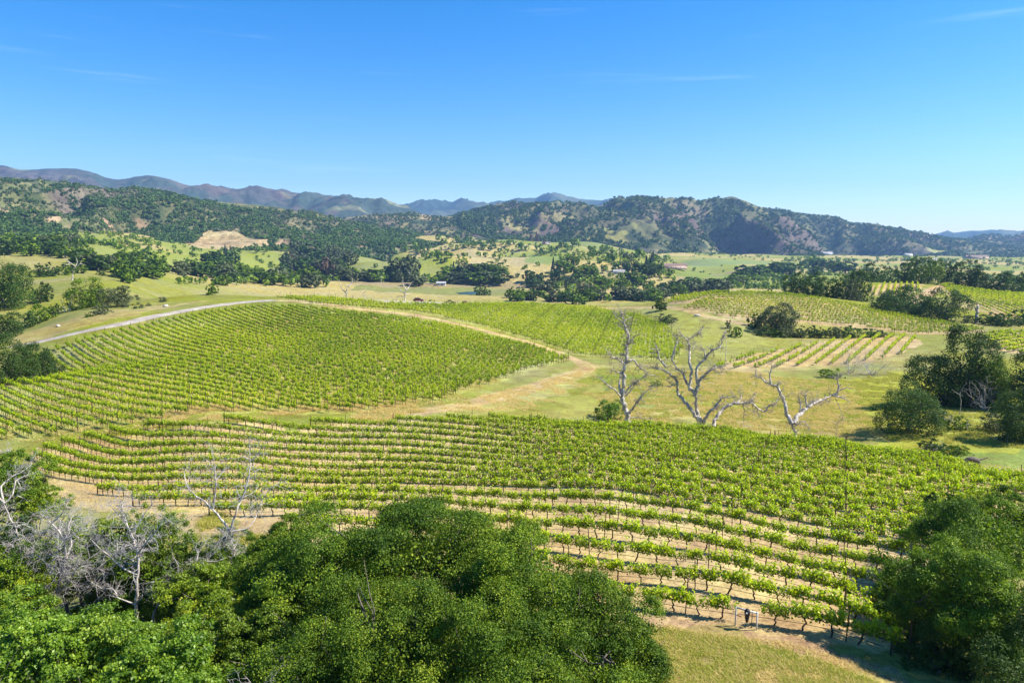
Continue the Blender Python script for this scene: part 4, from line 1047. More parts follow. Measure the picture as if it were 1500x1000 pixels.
for i, (u, v, w, h, mat, what, name) in enumerate(BELT):
    x, y, z = hit(u, v, 365 if u > 380 else 300)
    d = y*CP + (H-z)*SP
    if name == 'oak_tree':
        oaks += 1
        if oaks > 205: SMALL.append((x, y, z, h*d/F)); continue
    o = put(name, belt_mesh(mat, i % 4, name), None, (x, y, z - .2)); W, Hh = w*d/F, h*d/F
    o.scale = (W, W*RNG.uniform(.85, 1.15), Hh); o.rotation_euler.z = RNG.uniform(0, 6.28)
    look = {'oak_dark': 'dark green', 'oak': 'mid green', 'oak_grey': 'greyish green', 'conifer': 'dark pointed', 'rust': 'rust brown'}[mat]
    sh = 'tall' if h/w > 1.0 else ('broad' if h/w < .68 else 'rounded')
    tag(o, '%s %s tree in %s' % (sh, look, what) if name == 'oak_tree' else '%s tree among %s' % (look, what), 'tree', '%s trees of %s' % (look if name != 'oak_tree' else sh + ' ' + look, what.replace('the ', '', 1)))
# ------------------------------------------------------------------ woods on the far slopes
def wood_tmpl(n, seed, kind=0):
    r = np.random.default_rng(seed); mb = MB()
    d = unit(r.normal(size=(n, 3)) + np.array((0, 0, .35)))
    p = d*np.array((.42, .42, .38))*r.uniform(.6, 1, (n, 1)) + np.array((0, 0, .5))
    if kind: t = r.random(n); p = np.stack([d[:, 0]*.22*(1-t), d[:, 1]*.22*(1-t), t], 1)
    leaves(mb, p, .34 if n < 40 else .26, d, .6, None, 0, r, .8); return mb.arrays()
def forest(name, label, specs, mat):
    mb = MB()
    for X, Y, Z, W in specs:
        if not len(X): continue
        T_ = [wood_tmpl(26, 500+i) for i in range(4)]
        for q in range(4):
            sl = slice(q, None, 4)
            addbulk(mb, T_[q], X[sl], Y[sl], Z[sl], RNG.random(len(X[sl]))*6.28, W[sl], (fbm(X[sl]/60., Y[sl]/60., 9, 3)-.5)*.8 + RNG.normal(size=len(X[sl]))*.12)
    return tag(mb.obj(name, M[mat]), label, 'woodland', None, 'stuff')
def on_range(key, n, size, qlo=0.02, qhi=.99, dens=None, seed=0, ulim=(-260, 1760)):
    u, q, Xg, Yg, h, r_, cut = RANGES[key]; r = np.random.default_rng(seed)
    qi = np.nonzero((q >= qlo) & (q <= qhi))[0]; ui = np.nonzero((u >= ulim[0]) & (u <= ulim[1]))[0]
    a = r.uniform(ui[0], ui[-1]-1.01, n*3); b = r.uniform(qi[0], qi[-1]-.01, n*3)
    i, j = a.astype(int), b.astype(int); fa, fb = a-i, b-j
    def L(g): return g[i, j]*(1-fa)*(1-fb)+g[i+1, j]*fa*(1-fb)+g[i, j+1]*(1-fa)*fb+g[i+1, j+1]*fa*fb
    X, Y, Z, R_ = L(Xg), L(Yg), L(h), L(r_)
    qq = q[j]
    keep = (r.random(len(X)) < (dens(X, Y, qq, R_) if dens else 1)) & ~cut[i, j]
    X, Y, Z = X[keep][:n], Y[keep][:n], Z[keep][:n]
    return X, Y, Z - size*.08, size*r.uniform(.6, 1.35, len(X))
hk = list(RANGES)
d_left = lambda X, Y, q, R_: np.clip(smooth(.32, .5, fbm(X/120., Y/120., 33, 3))*.85 + .25*(q < .3), .15, 1) * np.where(fbm(X/45., Y/70., 67, 3) > .64, .1, 1)
forest('woodland', 'dark oak woodland covering the near hill range on the left', [on_range(hk[0], 15000, 10, -.2, .97, d_left, 1)], 'oak_dark')
forest('scrub', 'grey scorched scrub mixed through the left hill range', [on_range(hk[0], 15000, 6.0, .0, .95, lambda X, Y, q, R_: np.clip(smooth(.4, .55, fbm(X/150., Y/150., 63, 3)), .25, 1), 2)], 'oak_grey')
d_r = lambda X, Y, q, R_: np.clip(smooth(.34, .5, fbm(X/150., Y/150., 35, 3)), .2, 1) * np.where((fbm(X/130., Y/130., 99, 3) > .6) & (q < .35), .08, 1)
forest('woodland', 'dark forest on the long mountain across the valley', [on_range(hk[4], 21000, 12.5, -.2, .985, d_r, 3), on_range(hk[1], 2200, 10, -.1, .97, d_left, 4), on_range(hk[6], 2500, 15, .0, .97, d_r, 5)], 'oak_dark')
# scattered woods and hedges on the rolling valley floor
r = np.random.default_rng(77); n = 15000
Yv = np.exp(r.uniform(math.log(900), math.log(2500), n)); sv = r.uniform(-.95, .95, n); Xv = sv*Yv
uv = 750 + F*sv*CP
dens = smooth(.56, .64, fbm(Xv/150., Yv/110., 55, 4))*.8 + .12
okf = (r.random(n) < dens)
for poly, col, edge, k in ZONES:
    if max(p[1] for p in poly) > 700: okf &= ~inpoly(Xv, Yv, poly)
Xv, Yv = Xv[okf], Yv[okf]; SMALL = np.array(SMALL)
print('valley wood', len(Xv))
forest('woodland', 'scattered oak woods over the rolling far valley floor', [(Xv, Yv, gz(Xv, Yv) - .8, r.uniform(5, 11, len(Xv))), (SMALL[:, 0], SMALL[:, 1], SMALL[:, 2] - .5, SMALL[:, 3]*1.15)], 'oak')
# ------------------------------------------------------------------ trees close to the viewpoint
def NT(kind, u, v, Y, rx, rz, label, mat, n=26000, size=.13, ry=None, gap=.4, nl=32, seed=0, cat='tree', cl=.07, nc=None):
    """u, v, Y: where the middle of the crown stands; rx, rz in metres"""
    c = at(u, v, Y); zg = float(gz(c[0], c[1])); ry = ry or rx
    nc = nc or max(90, n//60); n = int(n*1.7); size *= .8
    mb, cc = crown_mesh('crown', rx, ry, rz, nl, nc, n, size, seed, M[mat], gap=gap, cl=cl)
    tb = trunk_mesh(cc, zg - c[2], max(.12, rz*.07), seed+1, 10)
    o = empty(kind, (c[0], c[1], zg))
    a = mb.obj('crown', M[mat], o); a.location = (0, 0, c[2]-zg)
    b = tb.obj('trunk', M['bark'], o, True); b.location = (0, 0, c[2]-zg)
    return tag(o, label, cat)
K = 'oak_tree'
NT(K, 622, 812, 40, 5.2, 3.3, 'large dark oak crown reaching highest into the lower vine rows', 'oak', 60000, .135, seed=11)
NT(K, 482, 842, 38, 4.6, 3.4, 'dark oak left of the highest oak crown in the foreground', 'oak', 46000, .135, seed=12)
NT(K, 760, 862, 36.5, 4.1, 3.4, 'oak right of the highest oak crown, beside the vine rows', 'oak', 46000, .13, seed=13)
NT(K, 868, 925, 34, 3.8, 3.0, 'oak at the right end of the foreground clump by the grass', 'oak', 44000, .12, seed=14)
NT(K, 560, 945, 31, 4.4, 3.2, 'dark oak at the bottom middle of the foreground clump', 'oak', 46000, .12, seed=15)
NT(K, 720, 970, 30, 4.2, 3.0, 'dark oak at the bottom edge left of the grass', 'oak', 46000, .12, seed=16)
NT(K, 850, 1020, 30, 3.2, 2.6, 'oak crown cut by the bottom edge beside the grass', 'oak', 26000, .12, seed=17)
NT(K, 470, 1010, 29, 3.4, 2.6, 'olive green oak at the bottom edge among the shrubs', 'oak', 30000, .12, seed=18)
NT('shrub', 405, 805, 45, 2.3, 2.0, 'small green oak shrub at the lower end of the vine rows', 'oak', 15000, .13, seed=21, cat='bush')
NT('shrub', 385, 865, 40, 2.6, 2.4, 'olive green shrub left of the foreground oaks', 'oak', 18000, .13, seed=22, cat='bush')
NT('shrub', 330, 915, 36, 2.6, 2.0, 'yellow green leafy shrub below the forked bare tree', 'lime', 13000, .15, seed=23, cat='bush')
NT('shrub', 400, 960, 32, 2.3, 2.0, 'yellowish shrub beside the bare twigs at the bottom', 'olive', 14000, .14, seed=24, cat='bush')
NT('shrub', 290, 870, 43, 2.6, 2.0, 'mid green shrub behind the leaning grey trunk', 'olive', 14000, .15, seed=25, cat='bush')
NT('shrub', 215, 800, 47, 2.7, 2.4, 'green leafy shrub behind the pale straight dead trunk', 'olive', 15000, .15, seed=26, cat='bush')
NT('shrub', 330, 815, 47, 2.2, 1.7, 'dark shrub under the forked bare tree', 'oak', 10000, .14, seed=27, cat='bush')
for i, (u, v, Y, rx, rz, m_, n, l) in enumerate([(150,842,47,2.4,1.9,'olive',13000,'mid green shrub at the foot of the dense dead tree'), (215,850,47,2.3,1.8,'olive',12000,'green shrub behind the limb reaching left'), (85,815,48,2.6,1.8,'olive',12000,'green shrub between the two left dead trees'), (262,835,46,2.4,2.0,'oak',13000,'dark green shrub behind the tangle of grey stems'),
        (300,880,41,2.3,2.0,'lime',11000,'yellow green shrub beside the leaning grey trunk'), (345,860,43,2.4,2.0,'olive',12000,'olive shrub at the foot of the forked bare tree'), (440,900,35,2.8,2.6,'oak',18000,'dark green shrub left of the big oaks'), (20,845,43,2.2,2.2,'oak',11000,'dark shrub at the left edge below the dead tree'), (160,888,46,2.0,1.2,'olive',9000,'low green undergrowth between the pale trunks'), (238,885,46,2.0,1.2,'lime',9000,'low yellowish undergrowth right of the pale straight trunk'), (180,800,49,2.0,1.6,'oak',8000,'small dark shrub behind the straight dead trunk'), (375,935,34,2.2,1.8,'lime',11000,'yellowish leafy shrub near the bottom twigs'), (300,950,33,2.4,1.7,'olive',12000,'green shrub above the bottom right maple')]):
    NT('shrub', u, v, Y, rx, rz, l, m_, n, .15, seed=60+i, cat='bush')
MP = 'maple_tree'
NT(MP, 255, 985, 28.5, 2.6, 1.7, 'bright green maple like tree at the bottom right of the thicket', 'maple', 17000, .165, seed=31, gap=.3)
NT(MP, 150, 960, 31, 2.7, 1.8, 'bright green maple like tree between the two pale trunks', 'maple', 17000, .165, seed=32, gap=.3)
NT(MP, 45, 965, 30, 2.7, 1.9, 'bright green maple like tree in the bottom left corner', 'maple', 17000, .165, seed=33, gap=.3)
NT(MP, 5, 928, 35, 2.5, 1.9, 'green maple like tree at the left edge above the corner tree', 'maple', 16000, .165, seed=34, gap=.3)
NT(MP, 130, 948, 36, 2.4, 1.7, 'green maple like tree right of the twisted left dead tree', 'maple', 16000, .165, seed=35, gap=.3)
NT(MP, 245, 968, 35, 2.4, 1.7, 'green maple like tree at the foot of the pale straight trunk', 'maple', 16000, .165, seed=36, gap=.3)
NT('shrub', 20, 885, 42, 2.2, 1.8, 'lime green shrub below the left edge dead tree', 'lime', 11000, .15, seed=37, cat='bush')
NT('shrub', 110, 790, 48, 2.4, 1.5, 'mid green scrub under the grey twigs', 'olive', 9000, .16, seed=38, cat='bush')
NT('shrub', 60, 735, 54, 2.0, 1.2, 'yellow green scrub at the edge of the dry grass', 'lime', 7000, .16, seed=39, cat='bush')
NT(K, 5, 715, 54, 3.0, 2.9, 'dark green oak at the left edge behind the dead branches', 'oak', 22000, .15, seed=40)
NT(K, -10, 800, 46, 2.6, 2.4, 'dark oak cut by the left edge beside the dead tree', 'oak_dark', 14000, .15, seed=41)
# clump at the lower right
NT(K, 1440, 800, 46, 4.2, 3.2, 'oak behind the lower right clump, under the vine field end', 'oak', 34000, .14, seed=51)
NT(K, 1386, 748, 53, 1.6, 1.4, 'small round oak with visible stems beside the vine row ends', 'oak', 9000, .14, seed=52)
NT(K, 1480, 765, 50, 2.4, 2.1, 'oak at the right edge beside the bare dirt', 'oak', 16000, .14, seed=53)
NT(K, 1415, 872, 35.5, 3.5, 2.5, 'wide dark oak of the lower right clump shading the grass', 'oak', 46000, .125, seed=54)
NT(K, 1330, 880, 41, 2.2, 2.1, 'dark oak touching the lower vine rows on the right', 'oak', 18000, .13, seed=55)
NT(K, 1470, 940, 34, 3.8, 3.4, 'dark oak in the lower right corner', 'oak_dark', 34000, .12, seed=56)
NT(K, 1370, 990, 35, 2.5, 2.0, 'dark oak at the bottom edge of the lower right clump', 'oak_dark', 22000, .12, seed=57)
# ------------------------------------------------------------------ pale dead trees of the foreground
dead_tree('dead_tree', [([(14,900),(8,870),(0,846),(10,815),(20,794),(25,784),(23,772),(14,757),(6,738)],1),([(6,738),(2,712),(14,700),(34,689),(46,680)],.55),([(5,738),(19,724),(24,702),(40,696),(44,686)],.5),([(6,736),(-8,720),(-16,700)],.5),([(23,772),(34,768),(44,772)],.35),([(24,702),(30,712),(24,726),(32,728)],.3)],
          45, .13, 'pale twisted dead tree at the left edge with curling limbs', 'dead', 3, 2.2, 3, .9, 1.5)
dead_tree('dead_tree', [([(73,945),(74,925),(76,891),(84,872),(85,857),(88,840),(93,825),(97,817)],1),([(97,817),(93,790),(86,778),(76,766),(62,753)],.6),([(84,872),(104,847),(112,832),(126,821),(139,812)],.5),([(97,817),(104,795),(100,770),(108,752)],.5),([(88,840),(66,825),(52,812),(40,815)],.4),([(93,790),(112,780),(122,764)],.4),([(85,857),(66,850),(60,868),(54,880)],.35),([(76,766),(92,750),(96,738)],.35)],
          44, .15, 'grey dead tree with a dense cloud of fine twigs', 'dead', 4, 3.6, 3, 1.7, 1.8)
dead_tree('dead_tree', [([(201,925),(201,878),(201,841),(202,810),(198,795),(192,779),(184,762),(180,748),(178,735)],1),([(202,810),(216,792),(231,775),(242,757)],.4),([(201,841),(181,832),(163,817),(145,801),(134,790)],.48),([(201,886),(185,880),(172,874),(167,863),(150,861),(134,852)],.4),([(203,880),(214,863),(227,852)],.3),([(192,779),(205,765),(214,748),(224,738)],.35),([(184,762),(170,750),(160,735)],.35),([(163,817),(172,806),(172,795)],.25)],
          43, .155, 'pale straight dead tree with a bare limb reaching left', 'dead', 5, 2.6, 3, 1.3, 1.7)
dead_tree('dead_tree', [([(225,902),(238,874),(260,848),(282,832),(300,821),(318,806),(330,792)],1),([(282,832),(290,815),(286,800),(296,786)],.5),([(260,848),(262,830),(254,815)],.35),([(300,821),(316,822),(328,818)],.4)],
          43.5, .12, 'leaning lichen grey dead trunk between the pale dead trees', 'twig', 6, 1.8, 3, 1.3, 1.5)
dead_tree('dead_tree', [([(347,840),(345,825),(343,807),(338,790),(336,780)],1),([(336,780),(330,768),(321,755),(310,744),(299,733),(284,724),(275,713),(270,693)],.62),([(312,746),(315,724),(316,704),(314,680),(310,655)],.42),([(337,778),(346,750),(354,730),(361,713),(365,693),(367,675),(365,658)],.6),([(340,778),(361,774),(374,759),(381,739),(392,719),(412,706)],.4),([(367,675),(356,668),(346,672)],.25),([(367,675),(378,664),(384,652)],.25),([(316,704),(324,694),(330,684)],.25),([(374,759),(366,750),(372,738)],.25),([(336,783),(322,790),(312,806)],.3)],
          46, .145, 'forked pale bare tree standing in front of the vine rows', 'dead', 8, 2.8, 3, 1.5, 1.5)
for i, (u, v, Y, w, h, n, l) in enumerate([(60,790,46,3.6,3.0,26,'grey mass of dead twigs left of the dense dead tree'), (130,770,50,3.4,2.4,22,'grey dead scrub before the dry grass bank'), (250,765,51,3.4,2.2,18,'thin grey dead scrub beside the lowest vine row end'),
        (395,1010,27,1.6,1.7,12,'bare pale twigs at the bottom edge among shrubs'), (320,850,46,1.6,2.2,10,'thin bare stems behind the leaning dead trunk'), (165,820,45,2.4,2.2,14,'tangle of grey twigs between the two pale dead trees'), (885,965,31.5,.8,.8,5,'small dead branch spray in the right foreground oak')]):
    c = at(u, v, Y); g = float(gz(c[0], c[1]))
    bare_bush('dead_bush', c[0], c[1], max(g, c[2]-h*.4) if i not in (3, 6) else c[2]-h*.5, w, h, l, 900+i, n, 'twig', 3, None, .028)
# ------------------------------------------------------------------ the dead oaks behind the knoll
DM = 'dead_brown'
dead_tree('dead_oak', [([(919,640),(919,617),(915,596),(911,578),(913,560),(914,540),(918,528),(919,510),(921,498),(917,480),(913,472),(912,458)],1),([(913,472),(903,465),(897,456)],.25),([(913,470),(926,464)],.2),([(921,502),(930,493),(937,489)],.35),([(917,532),(928,527),(934,536),(944,542),(948,549),(958,549)],.42),([(915,534),(906,526),(896,522),(889,514)],.35),([(911,580),(907,568),(909,548),(914,534)],.5),([(911,584),(903,573),(890,564),(878,553)],.38),([(913,578),(928,562),(940,554),(950,546)],.36),([(927,562),(934,556)],.3),([(919,608),(930,594),(938,582),(948,572),(958,565)],.45),([(918,612),(934,611),(946,613),(952,617)],.25),([(908,546),(896,542),(888,546)],.25),([(916,580),(924,572),(932,560)],.3)],
          112, .5, 'narrow tall dead oak at the left of the three dead oaks', DM, 15, 1.0, 3, 1.4, 3.2, 'dead oaks behind the near vineyard', .02, .055)
dead_tree('dead_oak', [([(1026,645),(1025,620),(1020,598),(1018,578)],1),([(1018,578),(1024,560),(1032,549),(1044,540),(1060,536)],.62),([(1018,578),(1008,564),(1000,548),(990,536),(984,528)],.5),([(984,528),(988,512),(992,499),(986,490),(980,483)],.34),([(1024,616),(1014,602),(1000,584),(992,574),(992,560),(984,550),(972,541),(956,538)],.62),([(991,562),(984,565),(974,566)],.24),([(1010,572),(1013,544),(1010,528),(1010,512),(1008,500),(1016,492),(1026,487),(1030,478)],.5),([(1008,500),(1000,492),(995,484)],.28),([(1022,562),(1020,540),(1026,532),(1034,524),(1040,516),(1056,506),(1058,496),(1064,486)],.48),([(1034,524),(1030,510),(1026,504)],.26),([(976,538),(966,524),(962,512),(955,511)],.36),([(962,512),(960,504)],.22),([(1029,622),(1032,616),(1038,604),(1050,594),(1058,582),(1078,581)],.52),([(1044,640),(1046,620),(1054,606),(1066,594),(1080,590),(1098,589),(1109,597),(1120,603),(1125,596),(1133,592),(1142,582)],.62),([(1080,590),(1086,582),(1084,572)],.3),([(1098,589),(1106,578)],.3),([(1088,590),(1090,604),(1088,618)],.16),([(1109,597),(1112,612)],.16),([(1014,512),(1018,502)],.2)],
          112, .58, 'largest dead oak with many spreading limbs and a drooping arch', DM, 16, 1.0, 3, 1.4, 3.0, 'dead oaks behind the near vineyard', .02, .055)
dead_tree('dead_oak', [([(1164,648),(1163,631),(1160,620)],1),([(1160,620),(1152,606),(1149,589),(1143,575),(1137,566),(1128,562),(1116,555),(1106,550)],.72),([(1163,620),(1167,611),(1176,603),(1191,592),(1206,584),(1220,579)],.74),([(1220,579),(1227,574),(1228,562),(1227,555),(1234,548)],.42),([(1220,579),(1235,582),(1244,589)],.4),([(1229,572),(1240,568),(1248,571)],.22),([(1172,605),(1172,589),(1169,577)],.34),([(1182,596),(1180,582),(1183,570)],.34),([(1184,592),(1194,586),(1196,580)],.24),([(1224,584),(1230,597),(1234,613),(1227,620),(1224,637)],.15),([(1129,562),(1128,546),(1132,535),(1142,534)],.3),([(1138,565),(1144,558)],.24),([(1108,551),(1106,540)],.24),([(1164,624),(1176,617),(1184,624),(1186,634)],.18),([(1227,556),(1218,554)],.2)],
          101, .5, 'forked low dead oak at the right of the three dead oaks', DM, 17, 1.0, 3, 1.2, 2.6, 'dead oaks behind the near vineyard', .02, .055)
# other snags
def snag(u, vb, Y, limbs, rad, label, mat='dead', seed=0, twig=.6, tl=1.5):
    dead_tree('dead_tree', limbs, Y, rad, label, mat, seed, twig, 2, tl, .6, None, .0, .05)
snag(108, 403, 400, [([(106,404),(108,396),(110,390)],1),([(110,390),(102,384),(94,378)],.6),([(110,392),(117,386),(121,379)],.6),([(109,394),(113,384),(112,378)],.5),([(102,384),(99,388),(92,386)],.4),([(117,386),(125,388)],.4)], .5, 'white spreading dead tree beside the three round bushes', 'dead', 41)
snag(104, 454, 260, [([(102,455),(104,444),(106,431)],1),([(104,444),(110,438)],.4),([(103,448),(98,441)],.4)], .32, 'white upright snag left of the broad leafy oak', 'dead', 42)
snag(92, 452, 262, [([(95,454),(91,445),(89,438)],1),([(91,445),(95,440)],.5)], .2, 'thin leaning white snag beside the upright snag', 'dead', 43)
snag(118, 449, 262, [([(117,451),(116,441),(118,436)],1),([(116,441),(113,437)],.5)], .2, 'short white snag at the trunk of the broad leafy oak', 'dead', 44)
snag(508, 440, 345, [([(508,442),(507,430),(510,418)],1),([(507,430),(501,422),(497,414)],.6),([(510,420),(516,412),(515,405)],.6),([(509,424),(504,414)],.5),([(514,414),(522,411)],.4)], .55, 'brown dead tree behind the hilltop vines', 'dead_brown', 45, 1.0)
snag(593, 442, 330, [([(594,444),(593,434),(595,424)],1),([(595,424),(590,415),(591,408)],.6),([(594,430),(586,424),(583,418)],.6),([(595,426),(601,417),(604,412)],.6),([(594,434),(584,434),(580,438)],.4),([(594,432),(604,427)],.5)], .45, 'white bare tree left of the parked car', 'dead', 46, 1.2)
snag(531, 438, 345, [([(536,440),(532,430),(526,425)],1),([(532,430),(538,424)],.5)], .3, 'white dead branch over the bright green bush', 'dead', 47, .3)
snag(1431, 466, 290, [([(1430,468),(1431,456),(1433,443)],1),([(1431,456),(1427,449)],.5),([(1432,450),(1436,446)],.5)], .9, 'dark broken snag below the right vine field', 'dead_brown', 48, 1.2, 1.8)
snag(1405, 575, 124, [([(1408,588),(1406,578),(1409,570),(1413,564)],1),([(1406,578),(1398,573),(1394,570)],.6)], .07, 'pale dead branches at the foot of the tall evergreen oak', 'dead', 49, 1.0, 1.2)
snag(1480, 620, 103, [([(1476,640),(1480,630),(1478,620),(1474,612)],1),([(1480,630),(1488,622)],.6)], .06, 'pale dead twigs before the dark oak at the gully edge', 'dead', 50, 1.0, 1.1)
snag(1012, 470, 190, [([(1064,500),(1061,491),(1062,482)],1),([(1061,491),(1055,487)],.5)], .12, 'small white snag on the grass below the little round tree', 'dead', 51, .5, .8)
for u, v, Y, w, h, n, l in [(1245,548,186,36,46,16,'taller bare bush on the slope below the fan of vine rows'), (1276,552,182,32,34,20,'grey round bare bush right of the taller bare bush'), (612,443,335,34,16,22,'grey bare bush behind the parked car'), (1392,612,118,44,16,18,'grey fallen brush in the sunny gully'),
        (1376,648,101,30,20,14,'pale dry brush beside the dense round bush'), (1412,638,112,14,14,8,'thin pale bare shrub in the sunny grass'), (1440,600,128,30,50,14,'bare stems on the right flank of the tall evergreen oak'), (8,650,106,30,14,14,'grey dead brush at the left end of the lower vines')]:
    x, y, z, W, Hh = wh(u, v, w, h, Y)
    bare_bush('bare_bush', x, y, z, W, Hh, l, int(u+v), n, 'twig' if u != 1245 else 'dead_brown', 3, None, .05)
# ------------------------------------------------------------------ gate frame in the lowest row
gx, gy, gzz = gate_xyz
pL = np.array(hit(1077, 916, 30, 60)); pR = np.array(hit(1108, 922, 30, 60)); ax = unit(pR - pL); W = np.linalg.norm(pR - pL)
rz = math.atan2(ax[1], ax[0])
g = empty('timber_frame', pL, rz); tag(g, 'white weathered timber frame with a dark bag in a gap of the lowest vine row', 'frame')
for i, xx in enumerate((0, W)):
    mb = MB(); box(mb, (xx, 0, .55), (.075, .075, 1.5 if i else 1.4)); mb.obj('post', M['white'], g)
mb = MB(); box(mb, (W/2, -.002, 1.22), (W-.075-.004, .065, .08)); mb.obj('crossbar', M['white'], g)
mb = MB(); tube(mb, [(W*.74, .12, -.2), (W*.74, .12, 1.3)], .022, 6); mb.obj('stake', M['steel'], g)
mb = MB(); box(mb, (.2, 0, .72), (.3-.004, .05, .05)); mb.obj('rail', M['endpost'], g)
bag = empty('hanging_bag', tuple(pL + ax*W*.5 + np.array((0, -.12, 0))), rz); tag(bag, 'black padded bag hung on the white timber frame', 'bag')
mb = MB(); prof = [(0, 1.34, .03), (0, 1.28, .12), (0, 1.2, .19), (0, 1.05, .21), (0, .92, .18), (0, .88, .15), (0, .7, .145), (0, .52, .1), (0, .4, .04)]
tube(mb, [(0, 0, p[1]) for p in prof], [p[2]*.85 for p in prof], 12); mb.obj('body', M['black'], bag, True)
mb = MB(); tube(mb, [(-.0, -.16, 1.11), (0, -.225, 1.11)], .05, 10); mb.obj('badge', M['white'], bag)
# ------------------------------------------------------------------ parked car
def car(u, v, Y, rz, label, mat):
    s, _ = ray(u, v); x = s*Y; z = float(gz(x, Y))
    o = empty('parked_car', (x, Y, z), rz); tag(o, label, 'car')
    def hull(prof, w, name, m_):
        mb = MB(); n = len(prof); v0 = [(a, -w/2, b) for a, b in prof] + [(a, w/2, b) for a, b in prof]
        f = [[i, (i+1) % n, n+(i+1) % n, n+i] for i in range(n)]
        mb.add(v0, f); c = len(v0)
        mb.add([(np.mean([p[0] for p in prof]), -w/2, np.mean([p[1] for p in prof]))] + [(a, -w/2, b) for a, b in prof], [[0, (i+1) % n+1, i+1] for i in range(n)])
        mb.add([(np.mean([p[0] for p in prof]), w/2, np.mean([p[1] for p in prof]))] + [(a, w/2, b) for a, b in prof], [[0, i+1, (i+1) % n+1] for i in range(n)])
        return mb.obj(name, m_, o)
    hull([(-2.3,.35),(-2.35,.75),(-2.2,.98),(-1.4,1.0),(1.0,1.02),(2.1,.88),(2.35,.7),(2.3,.35)], 1.8, 'body', mat)
    hull([(-2.05,.985),(-1.75,1.45),(-1.2,1.6),(.1,1.6),(.45,1.5),(1.1,1.02)], 1.5, 'cabin', M['glass'])
    hull([(-1.72,1.48),(-1.2,1.63),(.1,1.63),(.4,1.53)], 1.54, 'roof', mat)
    for a in (-1.45, 1.45):
        for b in (-.82, .82):
            mb = MB(); tube(mb, [(a, b-.11, .34), (a, b-.1, .34), (a, b+.1, .34), (a, b+.11, .34)], [.2, .34, .34, .2], 16); mb.obj('wheel', M['tyre'], o)
    for b in (-.65, .65):
        mb = MB(); box(mb, (2.3, b, .74), (.12, .34, .14)); mb.obj('headlight', M['white'], o)
car(613, 443, 298, .12, 'dark red car parked on the hilltop turnout', M['red'])
car(681, 441, 322, 1.2, 'small reddish vehicle at the far end of the hilltop turnout', M['endpost'])
# ------------------------------------------------------------------ distant buildings
def house(u, v, w, dp, h, rz, label, wall, roof, Y=None, nwin=3, name='house'):
    x, y, z = hit(u, v, 350) if Y is None else (ray(u, v)[0]*Y, Y, float(gz(ray(u, v)[0]*Y, Y)))
    o = empty(name, (x, y, z), rz); tag(o, label, 'building')
    mb = MB(); box(mb, (0, 0, h/2-.5), (w, dp, h+1)); mb.obj('wall', wall, o)
    mb = MB(); e = .6; rh = dp*.28
    vv = [(-w/2-e,-dp/2-e,h),(w/2+e,-dp/2-e,h),(w/2+e,dp/2+e,h),(-w/2-e,dp/2+e,h),(-w/2-e,0,h+rh),(w/2+e,0,h+rh)]
    vv = vv + [(a, b, c-.25) for a, b, c in vv[:4]]
    mb.add(vv, [[0,1,5,4],[2,3,4,5],[9,8,7,6],[0,6,7,1],[2,8,9,3]]); mb.add(vv, [[0,4,3],[1,2,5]]); mb.add(vv, [[0,3,9,6],[1,7,8,2]])
    mb.obj('roof', roof, o)
    for i in range(nwin):
        mb = MB(); box(mb, (-w/2 + w*(i+.5)/nwin, -dp/2-.03, h*.55), (1.2, .1, 1.2)); mb.obj('window', M['glass'], o)
    mb = MB(); box(mb, (w*.12, -dp/2-.035, 1.05), (1.0, .1, 2.1)); mb.obj('door', M['endpost'], o)
house(646, 418, 12, 7, 3.2, .2, 'small white shed on the valley field', M['wall'], M['greyroof'], name='shed')
house(985, 393.5, 46, 14, 5, .05, 'long low reddish barn beyond the tree belt', M['pinkwall'], M['roof'], nwin=6, name='barn')
house(908, 401, 20, 10, 3.5, -.2, 'white roofed farm building beside the upper wood', M['wall'], M['greyroof'])
house(800, 358, 24, 12, 5, .1, 'pale farmhouse among the scorched conifers', M['wall'], M['roof'])
house(1212, 367, 40, 16, 6, .1, 'white building at the foot of the long mountain', M['wall'], M['greyroof'], 2700)
house(1330, 377, 26, 14, 6, .0, 'small white house below the bare mountain strip', M['wall'], M['greyroof'], 2500)
house(1432, 385, 60, 22, 7, .05, 'wide pinkish winery building on the far right valley floor', M['pinkwall'], M['roof'], 2300, 7)
house(1417, 384, 26, 16, 8, .3, 'pinkish gabled house left of the wide winery building', M['pinkwall'], M['roof'], 2350)
house(1360, 396, 40, 16, 5, .0, 'long grey sheds on the right valley floor', M['wall'], M['greyroof'], 1900, 5)
house(318, 363, 30, 9, 3.5, .0, 'white low building below the tan terraces', M['wall'], M['greyroof'], None, 5)
house(1243, 401, 18, 9, 3.2, .1, 'pale roofed house half hidden by the ridge oaks', M['wall'], M['greyroof'], 560)
# sign post and trough
x, y, z = hit(558.5, 414, 500); o = empty('pole', (x, y, z)); tag(o, 'white pole with a crosspiece at the edge of the valley field', 'pole')
mb = MB(); tube(mb, [(0,0,-.5),(0,0,9)], [.25,.2], 8); mb.obj('shaft', M['white'], o)
mb = MB(); box(mb, (0, -.3, 8.2), (3.6, .2, .35)); mb.obj('crosspiece', M['white'], o)
x, y, z = hit(1021, 463, 200, 330); mb = MB(); box(mb, (0,0,.28), (2.4, .9, .1)); box(mb, (0,.4,.5), (2.4,.1,.34)); box(mb, (0,-.4,.5), (2.4,.1,.34)); box(mb, (-1.15,0,.5),(.1,.696,.34)); box(mb, (1.15,0,.5),(.1,.696,.34)); box(mb,(-.8,0,.11),(.12,.8,.236)); box(mb,(.8,0,.11),(.12,.8,.236))
o = mb.obj('water_trough', M['white']); o.location = (x, y, z); tag(o, 'pale water trough on the grass below the hill vineyard', 'trough')
